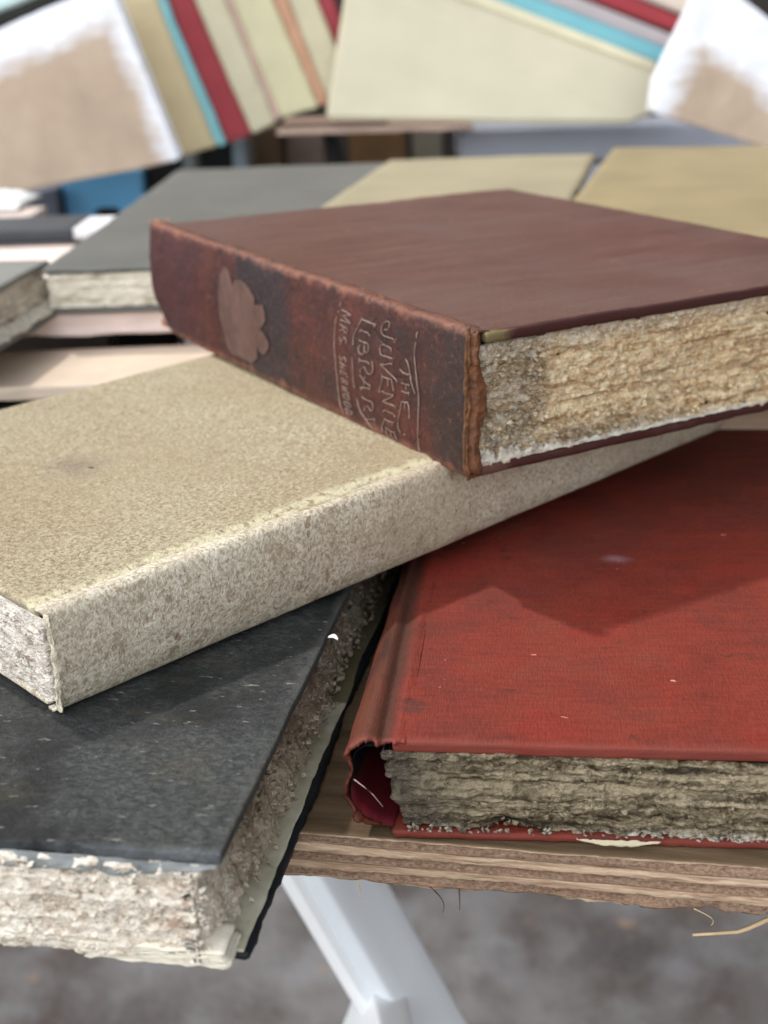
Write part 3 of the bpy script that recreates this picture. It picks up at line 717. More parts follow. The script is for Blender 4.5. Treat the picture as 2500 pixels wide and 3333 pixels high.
# headcap: folded, cracked leather roll at the tail of the spine
capo = [(.0155, .232), (.0175, .205), (.0185, .165), (.0175, .115), (.0195, .064), (.019, .02), (.012, -.004)]
capi = [(-.008, .229), (-.010, .212), (-.006, .193), (-.0165, .167), (-.024, .129), (-.026, .102), (-.0125, .069), (-.0135, .043), (-.021, .008)]
def at(tab, z):
    if z >= tab[0][1]: return tab[0][0]
    for (y0, z0), (y1, z1) in zip(tab, tab[1:]):
        if z <= z0 and z >= z1:
            t = (z0-z)/(z0-z1); t = t*t*(3-2*t); return y0+(y1-y0)*t
    return tab[-1][0]
def capf(u, v):
    z = .228-.226*u; yo, yi = at(capo, z), at(capi, z)
    y = yo+(yi-yo)*v + fb(u*9, v*2, 3)*.002
    x = .004-.0125*math.sin(math.pi*(.15+.85*v))**.8 + .006*math.exp(-((v-.22)/.09)**2)+fb(u*9, v*3, 7)*.003+fb(u*34, v*9, 3)*.0018-.0025*(noise.cell(Vector((u*9, v*1.3, 3))))
    if v > .93: x += .004
    return Vector((x, y, z+fb(u*3, v*3, 2)*.002))
V, F = shell(90, 18, capf, .0035)
link('headcap', V, F, M_bedge, bb, label='cracked orange-brown leather roll at the tail of the spine')
# second cloth layer standing just outside the roll
def rimf(u, v):
    z = .236-.242*u; y = at(capo, z)+.004-.010*v+fb(u*12, 1, 2)*.0016; x = -.001-.0035*math.sin(math.pi*v)+fb(u*30, v*2, 5)*.0013+.003*v
    return Vector((x, y, z))
V, F = shell(110, 6, rimf, .002)
link('torn_rim', V, F, m_plain('rim_leather', (112, 78, 48), .6, .6, 40, .3, .008), bb)
# frayed threads at the far upper corner and along the joint
V, F = [], []
random.seed(3)
for _ in range(70):
    x = BL-.002+random.uniform(-.035, .006) if _ < 55 else random.uniform(.1, 1.2); y = random.uniform(-.03, .008)
    p = Vector((x, y, BT+.002)); d = Vector((random.uniform(-.3, 1.0), random.uniform(-.2, .7), random.uniform(.1, 1.2)))*random.uniform(.006, .016)*(1 if _ < 55 else .35)
    strand(V, F, [p, p+d*.5+Vector((0, 0, .001)), p+d+Vector((0, .002, -.002))], .0008, .0004, 4)
link('fray', V, F, m_plain('frayed', (196, 142, 112), .7, .1), bb)['kind'] = 'stuff'

# ------------------------------------------------------------------ pale vellum book
EL, EW, ET = 1.519, .876, .1462
M_ve = m_vellum('vellum_cover'); M_vs = m_vellum('vellum_spine', True)
M_vp = m_pages('vellum_book_paper', (240, 233, 222), (214, 202, 188), (158, 142, 130), .45, None, chip=56, dirt=.25)
vb = thing('vellum_book', (-.4351, 1.5759, -.8451), (.00557, -.02502, .74237),
           'long mottled cream vellum book lying under the brown one, plain rounded spine towards the camera', 'book')
def ridge(p):
    r = p.y
    return .0035*math.exp(-((r-.050)/.013)**2)-.0030*math.exp(-((r-.026)/.010)**2)
def vd(p, n):
    o = Vector((fb(p.x*4, p.y*4, 1), fb(p.x*4, p.y*4, 5), 0))*.0015; o.z = fb(p.x*3, p.y*3, 9)*.0022+fb(p.x*24, p.y*24, 2)*.0006+(ridge(p) if n.z > .2 else 0)
    return o
V, F = gbox(axis_pts(0, EL, 150, .005), lens(.014, .12, .004)+lens(.12, EW, .02)[1:], axis_pts(ET-.013, ET, 3, .005), .005, vd)
link('top_cover', V, F, M_ve, vb)
board('bottom_cover', (.0, EL), (.024, EW), (0.001, .012), M_vs, vb, r=.005, wob=.0015, seed=6.)
def vsp(u, v):
    x = u*EL; T = ET
    P = [(.030, T-.002), (.018, T-.0005), (.009, T+.000), (.001, T-.004), (-.004, T-.011)]
    for i in range(1, 17):
        s = i/16; P.append((-.004-.012*math.sin(math.pi*min(s*1.02, 1))**.8*(1-.2*s)+.003*s, T-.011-(T-.014)*s))
    P += [(.004, -.0015), (.016, -.002)]
    q = v*(len(P)-1); i = min(int(q), len(P)-2); f = q-i
    y = P[i][0]*(1-f)+P[i+1][0]*f; z = P[i][1]*(1-f)+P[i+1][1]*f
    # the lower edge rolls inwards farther along the spine
    if z < .03: y += (1-z/.03)**2*.006
    w = fb(x*5, y*5, z*5)*.0022+fb(x*34, y*34, z*34, .7)*.0008
    e = max(0, 1-x/.015); x += fb(3, v*12, 1)*.005*e
    return Vector((x, y-w, z))
V, F = shell(190, 60, vsp, -.0045)
link('spine', V, F, M_vs, vb)
ys = lens(.006, EW-.015, .003, (0, .3), .02); zs = [.009+(ET-.020)*i/44 for i in range(45)]
xs = [.003, .006, .012, .03] + [.03+(EL-.045)*i/30 for i in range(1, 31)]
V, F = gbox(xs, ys, zs, .003, paper_disp(4.1, 1.0, .35, lambda p, n: Vector((-.006*math.sin(math.pi*p.z/ET)*(p.x < .01), 0, 0))), skip=('+z', '-z'))
random.seed(8)
flakes(V, F, 90, (-.004, .003), (.008, .2), (.012, .125), Vector((-1, 0, 0)), .0055)
link('page_block', V, F, M_vp, vb)
# thick glued lip of vellum round the end of the spine
def vlip(u, v):
    z = ET-.004-(ET-.006)*u; y = -.006-.006*math.sin(math.pi*u)+.010*v+fb(u*9, 2, v)*.004; x = .0045-.0015*math.sin(math.pi*v)+fb(u*16, v*3, 3)*.003
    return Vector((x, y, z))
V, F = shell(60, 6, vlip, .0015)
link('torn_lip', V, F, m_plain('yellow_vellum', (212, 203, 180), .6, .35, 24, .3, .006), vb)

# ------------------------------------------------------------------ black book
KL, KW, KT = 2.08, 1.55, .1559
M_bk = m_black_cloth('black_cloth')
M_kpf = m_pages('black_book_paper', (240, 231, 212), (218, 202, 180), (160, 134, 116), .3, None, chip=40, dirt=.22)
def kstain(g, base):
    xyz = g.xyz(); x = g.math('ADD', xyz[0], g.math('MULTIPLY', g.noise(10, 4), .12))
    side = g.ramp(g.math('ADD', xyz[1], g.math('MULTIPLY', g.noise(10, 4), .02)), .06, .035)
    m = g.math('MULTIPLY', g.ramp(x, .09, .22), side)
    base = g.mix(g.math('MULTIPLY', m, .6), base, lin((150, 128, 96)))
    up = g.ramp(g.math('ADD', xyz[2], g.math('MULTIPLY', g.noise(12, 4), .06)), .09, .13)
    return g.mix(g.math('MULTIPLY', g.math('MULTIPLY', m, up), .7), base, lin((92, 66, 46)))
M_kpf = m_pages('black_book_paper', (246, 238, 222), (230, 218, 200), (176, 150, 132), .55, kstain, chip=54, dirt=.22)
kb = thing('black_book', (-.18808, 1.24352, -1.0), (-.00358, .00151, 1.38978),
           'large charcoal black cloth book jutting over the front board, under the cream vellum book', 'book')
def kdisp(p, n):
    o = Vector((fb(p.x*3, p.y*3, 1)*.002, fb(p.x*5, p.y*5, 5)*.0018, fb(p.x*2, p.y*2, 9)*.002+fb(p.x*30, p.y*30, 3)*.0005))
    if p.x < .02: o.x += fb(p.y*16, 3, 0, .7)*.0045; o.z -= abs(fb(p.y*11, 7, p.z*20))*.004*(1-p.x/.02)
    return o
V, F = gbox(lens(0, .06, .005)+lens(.06, KL, .02)[1:], lens(0, .9, .006)+lens(.9, KW, .04)[1:], axis_pts(.140, KT, 3, .005), .005, kdisp)
link('top_cover', V, F, M_bk, kb)
M_bk2 = m_plain('black_edge_cloth', (26, 30, 34), .55, .4, 16, .3, .006)
board('bottom_cover', (.022, KL), (-.016, KW), (.0, .013), M_bk2, kb, r=.006, wob=.005, n=(160, 60, 3), seed=2., fray=.003)
xs = [.003+.0] + lens(.006, KL-.02, .0045, (0, 1.2), .02); ys = lens(.010, KW-.02, .0032, (0, .5), .02); zs = [.0135+(.143-.0135)*i/46 for i in range(47)]
def ksag(p, n):
    o = Vector()
    if p.y < .03:          # long side: swells and frays towards the foot, broken tatters
        f = 1-p.z/.145; o.y += .012+.012*math.sin(p.z/.145*3.1)-.012*f-.008*fb(p.x*14, 3, p.z*8, .8, 4)*(1+f)
        o.y += .012*max(0, noise.noise(Vector((p.x*9, 7, p.z*9))))
    if p.x < .03: o.x -= .004+.010*(1-p.z/.145)*.4
    return o
V, F = gbox(xs, ys, zs, .004, paper_disp(7.7, 1.1, .7, ksag), skip=('+z', '-z'))
random.seed(21)
flakes(V, F, 900, (-.003, .003), (.02, .45), (.02, .135), Vector((-1, 0, 0)), .006)
flakes(V, F, 900, (.1, 1.2), (.004, .018), (.015, .13), Vector((0, -1, 0)), .0055)
link('page_block', V, F, M_kpf, kb)
# grey paper lining peeling out below the front edge of the top board
def klin(u, v):
    y = .004+.9*u; z = .143-.022*v*(.55+.8*abs(fb(y*7, 2, 0)))*min(1, .15+y/.09); x = -.001-.0045*v+fb(y*18, v*2, 4)*.003
    if abs(y-.232) < .008: z += .012*v*(1-abs(y-.232)/.008)
    return Vector((x, y, z))
V, F = shell(260, 6, klin, .0018)
link('peeled_lining', V, F, m_plain('grey_lining', (134, 137, 136), .8, .4, 26, .2, .005), kb)
# endpaper pasted on the lower board: pale sheet, its front part lighter where the grimy part is torn away
g = G('endpaper'); xyz = g.xyz(); n = g.noise(14, 5, .6)
f = g.math('ADD', xyz[0], g.math('MULTIPLY', n, .012))
c1 = g.cr(n, [(.3, lin((156, 152, 128))), (.5, lin((182, 178, 156))), (.7, lin((202, 198, 180)))])
c1 = g.mix(g.math('MULTIPLY', g.ramp(g.noise(46, 3, .6), .6, .68), .4), c1, lin((146, 138, 104)))
c2 = g.cr(n, [(.3, lin((98, 90, 66))), (.7, lin((122, 114, 88)))])
M_end = g.done(g.mix(g.ramp(f, .612, .618), c1, c2), .7, .2, g.bump(n, .4, .004))
def kend(u, v):
    x = .02+1.5*u; y = .036-.046*v+ (v > .9)*fb(x*7, 3, 1, .7, 4)*.004+(v > .9)*max(0, noise.noise(Vector((x*6, 1, 2))))*.006
    return Vector((x, y, .0152+.0012*fb(x*8, y*20, 2)))
V, F = shell(220, 10, kend, -.0012)
link('endpaper', V, F, M_end, kb)
# knot of bare leaves at the front corner
V, F = [], []
random.seed(2)
for k in range(7):
    z = .006+.004*k; 
    def fl(u, v, z=z, k=k):
        return Vector((.000+.05*v-.004*k*.3+fb(u*4, k, 2)*.003, .002+.17*u-.004*math.sin(k), z+.003*fb(u*5+k, v*2, 1)+.004*(1-u)*v))
    v1, f1 = shell(24, 6, fl, .0014); b = len(V); V += v1; F += [tuple(b+q for q in f_) for f_ in f1]
link('loose_leaves', V, F, m_plain('leaf_paper', (226, 218, 200), .8, .12, 20, .15, .003), kb)

# ------------------------------------------------------------------ red book
RL, RW, RT = 1.36, 1.0, .1413
M_red = m_red_cloth('red_cloth')
def rstain(g, base):
    xyz = g.xyz(); z = g.math('ADD', xyz[2], g.math('MULTIPLY', g.noise(16, 5), .03)); y = g.math('ADD', xyz[1], g.math('MULTIPLY', g.noise(12, 4), .1))
    base = g.mix(g.math('MULTIPLY', g.ramp(y, -.06, .02), .75), base, lin((74, 68, 62)))
    lt = g.math('MULTIPLY', g.ramp(z, .034, .026), g.ramp(g.noise(48, 3, .6), .46, .54))
    return g.mix(lt, base, lin((206, 198, 184)))
M_rp = m_pages('red_book_paper', (166, 151, 124), (98, 85, 65), (44, 37, 29), 1.0, rstain, .8, chip=56, dirt=.5)
rb = thing('red_book', (-.00439, 1.4983, -1.0), (.00381, -.00089, 1.45546),
           'wide red cloth book on the front board with a hollow torn spine and dirty leaves', 'book')
board('top_cover', (0, RL), (-RW, -.004), (RT-.0165, RT), M_red, rb, r=.0045, wob=.0014, n=(120, 90, 4), seed=5., fray=.0008)
board('bottom_cover', (-.001, RL), (-RW-.01, .0), (0.0005, .0115), M_red, rb, r=.0045, wob=.0028, n=(80, 60, 4), seed=9., fray=.0018)
prof = [(-.022, .1415), (-.010, .1425), (.002, .1400), (.010, .1385), (.018, .1425), (.030, .1445), (.042, .1395), (.052, .131), (.058, .119), (.0585, .104), (.055, .083), (.0555, .058), (.050, .036), (.040, .027), (.026, .014), (.012, .004), (-.006, .002)]
def rsp(u, v):
    x = u*RL; q = v*(len(prof)-1); i = min(int(q), len(prof)-2); f = q-i
    a = prof[max(i-1, 0)]; b = prof[i]; c = prof[i+1]; d = prof[min(i+2, len(prof)-1)]
    y, z = [.5*((2*b[j])+(-a[j]+c[j])*f+(2*a[j]-5*b[j]+4*c[j]-d[j])*f*f+(-a[j]+3*b[j]-3*c[j]+d[j])*f**3) for j in range(2)]
    k = min(1, x/.25)                                   # farther in the spine hugs the leaves again
    if z < .12: y -= .012*k*(1-z/.12)
    y -= .018*min(1, x/.6)*max(0, min(1, (y-.015)/.03))
    e = max(0, 1-x/.03)
    x += e*(.012*fb(v*11, 2, 0, .6)+.045*max(0, v-.58)-.012*math.exp(-((v-.40)/.05)**2)-.02*math.exp(-((v-.82)/.05)**2))
    y += e*(.010*fb(v*8, 6, 0)*(v > .4))
    w = fb(x*7, y*7, z*7)*.0016+.0010*noise.noise(Vector((x*2.2, y*120, 3)))
    return Vector((x, y+w, z+w*.7))
V, F = shell(150, 74, rsp, .0038)
sp = link('spine', V, F, M_red, rb, label='torn red cloth spine, hollow at the near end and faded orange along the joint')
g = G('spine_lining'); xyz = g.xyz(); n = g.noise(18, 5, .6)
M_lin = g.done(g.mix(g.ramp(g.math('ADD', xyz[2], g.math('MULTIPLY', n, .05)), .100, .085), lin((16, 11, 12)), g.mix(n, lin((52, 10, 16)), lin((96, 20, 28)))), .75, .15, g.bump(n, .5, .006))  # near-black upper part: depth shade of the hollow put into the lining colour
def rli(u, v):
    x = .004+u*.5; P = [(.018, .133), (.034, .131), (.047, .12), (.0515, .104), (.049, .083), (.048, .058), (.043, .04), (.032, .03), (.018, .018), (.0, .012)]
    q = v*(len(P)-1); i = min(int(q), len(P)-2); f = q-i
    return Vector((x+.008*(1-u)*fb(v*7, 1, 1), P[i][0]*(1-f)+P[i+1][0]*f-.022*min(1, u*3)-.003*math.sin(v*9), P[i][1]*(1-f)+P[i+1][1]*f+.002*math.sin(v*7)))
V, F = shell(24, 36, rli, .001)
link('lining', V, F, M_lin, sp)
V, F = [], []
strand(V, F, [(.0, .046, .085), (-.004, .034, .078), (-.004, .022, .066), (.0, .010, .046)], .0009, .0006, 4)
link('thread', V, F, m_plain('pale_thread', (196, 170, 160), .7, .1), sp)
ys = lens(-RW+.02, -.004, .0026, (-.62, 0), .02); zs = [.0115+(.1265-.0115)*i/48 for i in range(49)]
xs = [.0035, .0065, .013, .03] + [.03+(RL-.05)*i/30 for i in range(1, 31)]
def rsag(p, n):
    o = Vector()
    if p.y > -.05: o.y += .010-.020*(1-p.z/.13)**1.5
    if p.x < .012: o.x += .0022*math.sin(p.z*38+1)
    return o
V, F = gbox(xs, ys, zs, .004, paper_disp(2.9, 1.5, 1.0, rsag), skip=('+z', '-z'))
random.seed(31)
flakes(V, F, 380, (.000, .004), (-.62, -.012), (.016, .12), Vector((-1, 0, 0)), .0052)
link('page_block', V, F, M_rp, rb)
V, F = [], []
for _ in range(75):
    y = -.022-random.random()**1.3*.55; h = random.uniform(.003, .014)
    p = Vector((-.001, y, .0135)); c = random.choice((-1, 1))*random.uniform(.2, 1)
    pts = [p, p+Vector((-.003, .002*c, h*.4)), p+Vector((-.005, .0045*c, h*.8)), p+Vector((-.007, .003*c, h)), p+Vector((-.008, -.001*c, h*.85))]
    strand(V, F, pts, random.uniform(.0006, .0014), random.uniform(.0004, .0016), 5)

link('paper_curls', V, F, m_plain('curl_paper', (166, 158, 142), .8, .5, 60, .15, .003), rb, label='row of pale curled paper scraps along the foot of the leaves')['kind'] = 'stuff'
def ptab(u, v):
    y = -.236-.105*u; w = math.sin(math.pi*u)**.7
    return Vector((-.0085-.003*v*w, y, .0125+.001-.007*v*w+.002*fb(u*8, v, 1)))
V, F = shell(30, 4, ptab, .0012)
link('paper_scrap', V, F, m_plain('scrap_paper', (190, 178, 150), .75, .1), rb)

# ------------------------------------------------------------------ small paper flake on the edge of the black book
V, F = shell(8, 4, lambda u, v: Vector((.015*u, .007*v*math.sin(math.pi*(.1+.85*u)), .003*math.sin(u*3)+.002*v)), .0012)
fk = link('paper_flake', V, F, m_plain('flake_white', (240, 238, 232), .8, .05), None, loc=(-.087, 1.772, -.8425), rot=(.1, .2, -.3))
tag(fk, 'tiny white flake of paper on the right edge of the charcoal book', 'paper flake')

# ================================================================== the raised second plank and what lies on it
M_plyp = m_plywood('pale_plywood', True)
def plank(name, origin, yaw, x, depth, th, mat, label, cat='board', rag=.6, nx=None):
    t = thing(name, origin, (0, 0, yaw), label, cat)
    def disp(p, n):
        o = Vector((0, 0, 0))
        if p.y < .03: o.y -= fb(p.x*6, 1, p.z*40)*.006
        if p.z < -th+.012: o.z += fb(p.x*7, 2, p.y*3, .7, 4)*.010*rag
        return o
    V, F = gbox(lens(x[0], x[1], .02), [0, .003, .01]+[.01+(depth-.01)*i/8 for i in range(1, 9)], [-th+th*i/8 for i in range(9)], .002, disp)
    link('board_panel', V, F, mat, t); return t
rp = plank('raised_plank', (0, 3.5, -.710), -.012, (-2.4, 3.2), 1.16, .060, m_plain('pale_pink_board', (236, 216, 208), .7, .12, 7), 'pale pinkish plank raised on blocks behind the front board, grey book on its edge')
# the blocks that lift it
M_bl = m_plain('dark_block', (34, 32, 34), .6, .3, 8)
def block(x, y, w, z0, z1, mat, label, name='wood_block', d=.16, group=None):
    o = prism(name, [(x, z0), (x+w, z0), (x+w, z1), (x, z1)], y, y+d, mat, bev=.006); tag(o, label, 'block', group); return o
block(-.815, 4.16, .19, -1.0, -.771, M_bl, 'black block holding up the pale plank behind the brown spine')
block(-1.9, 4.16, 1.06, -1.0, -.771, m_plain('grey_block', (120, 116, 114), .7, .2, 6), 'grey block holding up the far left of the pale plank')
block(1.2, 3.75, .34, -1.0, -.771, m_plain('grey_block', (120, 116, 114), .7, .2, 6), 'grey block holding up the right of the pale plank')

def flat_book(name, origin, yaw, L_, W_, T_, cover, pages, label, group=None, inset=.02, cover_t=.014, low=True, tail='-y', rounded=False, tilt=0.):
    """closed book lying flat; local x across, y away, origin at the front left lower corner"""
    t = thing(name, origin, (tilt, 0, yaw), label, 'book', group)
    board('top_cover', (0, W_), (0, L_), (T_-cover_t, T_), cover, t, r=.008 if not rounded else .012, wob=.003, n=(40, 50, 3), seed=origin[0]*7, fray=.001)
    if low: board('bottom_cover', (-.004, W_+.004), (-.004, L_), (0, cover_t), cover, t, r=.006, wob=.003, n=(30, 40, 3), seed=origin[1]*3)
    xs = lens(inset*.5, W_-inset, .008); ys = lens(inset*.3, L_-inset, .008, (0, .4), .03); zs = [cover_t+(T_-2*cover_t)*i/20 for i in range(21)]
    V, F = gbox(xs, ys, zs, .003, paper_disp(origin[0]*5+origin[1], 1.4, .6), skip=('+z', '-z'))
    link('page_block', V, F, pages, t)
    return t
M_gcov = m_plain('slate_grey_cloth', (96, 96, 92), .66, .14, 3, .3, .004)
M_gpg = m_pages('grey_book_paper', (236, 230, 214), (216, 208, 190), (176, 164, 144), .5, None, chip=26, dirt=.3)
plank('step_plank', (0, 3.12, -.798), .02, (-2.4, -.22), .38, .034, m_plain('pale_step', (214, 194, 174), .7, .14, 5), 'short pale wooden plank lying across the back of the charcoal book at the left edge')
gb_ = flat_book('slate_book', (-.858, 3.49, -.706), -.018, 2.36, 1.05, .117, M_gcov, M_gpg, 'long slate grey book lying on the pale plank, behind the spine of the brown book')
# grey book at the left edge, turned towards the camera
M_gpl = m_pages('left_grey_book_paper', (226, 220, 206), (200, 190, 172), (146, 130, 110), .9, None, chip=26, dirt=.3)
lb = thing('grey_book', (-.870, 3.585, -.703), (0, 0, math.radians(180+84)), 'grey book with a pale grubby page block, at the left edge overhanging the pale plank', 'book')
# local x runs along the visible long side towards the camera, y to the left... (rotated +90+84 degrees)
board('top_cover', (-.04, .62), (-.9, .0), (.100, .116), m_plain('dusty_grey_cloth', (128, 128, 124), .6, .14, 4, .35, .003), lb, r=.006, n=(40, 40, 3), seed=1., fray=.001)
board('bottom_cover', (-.02, .62), (-.9, .045), (-.010, .004), M_gcov, lb, r=.005, wob=.004, n=(40, 40, 3), seed=4.)
V, F = gbox(lens(0, .6, .006), lens(-.88, -.004, .006, (-.1, 0), .03), [.004+(.101-.004)*i/22 for i in range(23)], .004,
            paper_disp(6.6, 1.5, 1.0, lambda p, n: Vector((0, .026*(1-p.z/.1)**1.5 if p.y > -.03 else 0, 0))), skip=('+z', '-z'))
link('page_block', V, F, M_gpl, lb)
V, F = shell(60, 6, lambda u, v: Vector((.6*u, .012+.030*v+.004*fb(u*9, v, 2), .004+.022*(1-v)+.004*fb(u*7, v*2, 5))), .002)
link('loose_leaf', V, F, M_white, lb)

# olive volumes lying side by side
M_olv = m_plain('olive_buff_cloth', (154, 144, 118), .62, .12, 3, .3, .004); M_olv2 = m_plain('mustard_buff_cloth', (146, 131, 98), .62, .14, 4, .3, .004)
M_olp = m_pages('olive_book_paper', (206, 194, 160), (180, 164, 130), (140, 122, 92), .6, None, chip=26)
def leaning(name, pts, z, th, mat, label, ins=.03):
    """a flat book whose plan is the four-sided outline pts (clockwise from near left)"""
    c = pts[0]; t = thing(name, (c[0], c[1], z-th), (0, 0, 0), label, 'book')
    P = [(p[0]-c[0], p[1]-c[1]) for p in pts]
    def f(pp, z0, z1, nm, m, amp):
        def at2(u, v): return Vector((pp[0][0]*(1-u)*(1-v)+pp[3][0]*u*(1-v)+pp[2][0]*u*v+pp[1][0]*(1-u)*v, pp[0][1]*(1-u)*(1-v)+pp[3][1]*u*(1-v)+pp[2][1]*u*v+pp[1][1]*(1-u)*v, 0))
        nu, nv = 40, 50
        V, F = gbox([i/nu for i in range(nu+1)], [i/nv for i in range(nv+1)], [0, .5, 1], 0.0)
        out = []
        for q in V:
            p = at2(q.x, q.y); r = .02; e = min(q.x, 1-q.x, q.y, 1-q.y)
            p.z = z0+(z1-z0)*q.z + fb(p.x*2+c[0], p.y*2, q.z)*.003 - (.004 if (q.z > .9 and e < .005) else 0)
            p += Vector((fb(p.x*9, p.y*9, q.z*3), fb(p.x*9+5, p.y*9, q.z*3), 0))*amp; out.append(p)
        return link(nm, out, F, m, t)
    f(P, th-.016, th, 'top_cover', mat, .002)
    f(P, 0, .014, 'bottom_cover', mat, .003)
    cx = sum(p[0] for p in P)/4; cy = sum(p[1] for p in P)/4
    Q = [(cx+(p[0]-cx)*.96, cy+(p[1]-cy)*.985) for p in P]
    f(Q, .014, th-.016, 'page_block', M_olp, .006)
    return t
leaning('buff_book', [(-.31, 3.45), (.0755, 5.69), (.906, 5.63), (.44, 3.45)], -.560, .026, M_olv, 'thin flat buff volume lying on the slate book, left of the mustard one')
leaning('mustard_book', [(.38, 3.25), (.985, 5.66), (1.70, 5.55), (1.35, 3.10)], -.540, .160, M_olv2, 'thick mustard buff book right of the thin buff volume, partly behind the brown book')
# ------------------------------------------------------------------ third tier, left: boards, dark book, cloth, crate
plank('rear_plank', (-.4, 5.2, -.705), 0, (-2.6, -.95), .5, .03, m_plain('pinkish_board', (206, 190, 182), .7, .12, 6), 'narrow pinkish board behind the dark book at the left edge')
o = thing('dark_book', (-2.4, 4.74, -.706), (0, 0, -.01), 'dark slate book lying on the plank at the far left, behind the grey book', 'book')
M_dk = m_plain('dark_slate', (66, 68, 74), .6, .2, 6)
board('cover', (0, 1.36), (0, .34), (0, .045), M_dk, o, r=.01, n=(30, 10, 3))
board('page_block', (1.34, 1.50), (.01, .33), (.004, .040), m_plain('white_pages', (226, 226, 228), .8, .1, 10), o, r=.008, n=(8, 10, 3))
M_cloth = m_plain('white_cloth', (232, 234, 234), .85, .06, 4); 
def cl(u, v):
    x = -2.05+.62*u; y = 5.55+.42*v
    return Vector((x, y, -.700+.085*math.sin(math.pi*u)**.6*math.sin(math.pi*v)**.6*(.7+.6*fb(u*4, v*4, 1))+.01))
V, F = shell(50, 30, cl, .006); c0 = Vector((-1.74, 5.76, -.70))
cc = link('white_rag', [v-c0 for v in V], F, M_cloth, None, loc=c0); tag(cc, 'crumpled white cloth below the tan panel at the left edge', 'cloth')
M_blue = m_plain('blue_plastic', (96, 166, 214), .4, .08, 3, .5)
bx = thing('blue_crate', (-1.63, 7.3, -.99), (0, 0, 0), 'bright blue plastic crate half hidden below the left tan panel', 'crate')
board('front_panel', (0, .42), (0, .03), (0, .26), M_blue, bx, r=.01, n=(10, 3, 10))
board('side_panel', (0, .03), (.031, .5), (0, .26), M_blue, bx, r=.01, n=(3, 10, 10)); board('side_panel', (.39, .42), (.031, .5), (0, .26), M_blue, bx, r=.01, n=(3, 10, 10))
board('back_panel', (.031, .389), (.47, .5), (0, .26), M_blue, bx, r=.01, n=(10, 3, 10)); board('base', (.031, .389), (.031, .469), (.0, .02), M_blue, bx, r=.005, n=(10, 10, 3))
hn = prism('slot_shade_plate', [(.14, .045), (.18, .025), (.27, .022), (.30, .04), (.27, .07), (.19, .074)], -.006, .012, m_plain('slot_shadow', (22, 24, 26), .8, .1), bx, bev=.003, origin=(0, 0, 0));  # solid dark plate, its colour standing for the shade inside the slot
# the base under everything behind: a long trestle shelf carrying the crate and the boxes
plank('low_shelf', (0, 6.9, -.992), 0, (-3.4, 3.6), 2.2, .05, m_plain('grimy_shelf', (92, 84, 78), .7, .25, 4), 'low grimy shelf at the back, under the crate and the boxes')
M_navy = m_plain('grey_navy', (92, 98, 112), .5, .1, 3)
o = prism('grey_box', [(-2.0, -.99), (-1.64, -.99), (-1.64, -.80), (-2.0, -.88)], 7.2, 7.8, M_navy, bev=.01); tag(o, 'dull blue-grey box left of the blue crate, sloping top', 'box')
def bxs(name, x0, x1, z0, z1, y, rgb, label, cat='box', d=.4, rough=.7, group=None):
    o = prism(name, [(x0, z0), (x1, z0), (x1, z1), (x0, z1)], y, y+d, m_plain('stuff_'+name, rgb, rough, .25, 6), bev=.012); return tag(o, label, cat, group)
bxs('dark_bin', -1.20, -1.0, -.99, -.60, 7.4, (26, 27, 28), 'black bin right of the blue crate', 'bin')
bxs('glass_jar', -1.0, -.93, -.99, -.66, 7.35, (138, 150, 156), 'pale bluish jar beside the black bin under the striped books', 'jar', d=.08, rough=.25)
bxs('black_case', -.925, -.74, -.99, -.56, 7.5, (22, 26, 30), 'black case between two pale jars under the red book', 'case')
bxs('glass_jar', -.735, -.66, -.99, -.60, 7.35, (140, 158, 170), 'pale jar right of the black case, below the red striped book', 'jar', d=.08, rough=.25)
bxs('brown_box', -.655, -.50, -.99, -.58, 7.8, (96, 78, 60), 'dark brown cardboard box right of the pale jar', 'box')
bxs('wood_crate', -.49, -.27, -.99, -.58, 8.0, (140, 124, 116), 'greyish brown crate behind the brown book, left of the black strut', 'crate')
bxs('wood_crate', -.13, .20, -.99, -.58, 8.0, (122, 94, 62), 'orange-brown wooden crate right of the black strut', 'crate')
bxs('stone_box', .24, .40, -.99, -.58, 7.9, (146, 140, 124), 'grey-green box between the orange-brown crate and the long grey case', 'box')
o = prism('black_strut', [(-.16, -1.0), (-.09, -1.0), (-.20, -.56), (-.27, -.56)], 7.5, 7.6, m_plain('strut_black', (24, 26, 30), .5, .1), bev=.01); tag(o, 'slanting black strut between the two wooden crates under the shelf', 'strut')
lc = thing('long_case', (.47, 7.4, -.99), (0, 0, -.03), 'long blue-grey plastic case below the large cream book', 'case')
M_lc = m_plain('blue_grey_plastic', (186, 192, 208), .45, .06, 3, .4)
board('case_body', (0, 1.55), (0, .5), (0, .20), M_lc, lc, r=.02, n=(20, 6, 6)); board('case_lid', (-.01, 1.56), (-.012, .51), (.215, .40), m_plain('blue_grey_lid', (172, 178, 192), .45, .08, 3, .4), lc, r=.03, n=(20, 6, 6))
bxs('dark_box', 2.03, 2.28, -.99, -.66, 7.5, (58, 60, 62), 'dark grey box at the right end of the long blue-grey case', 'box')

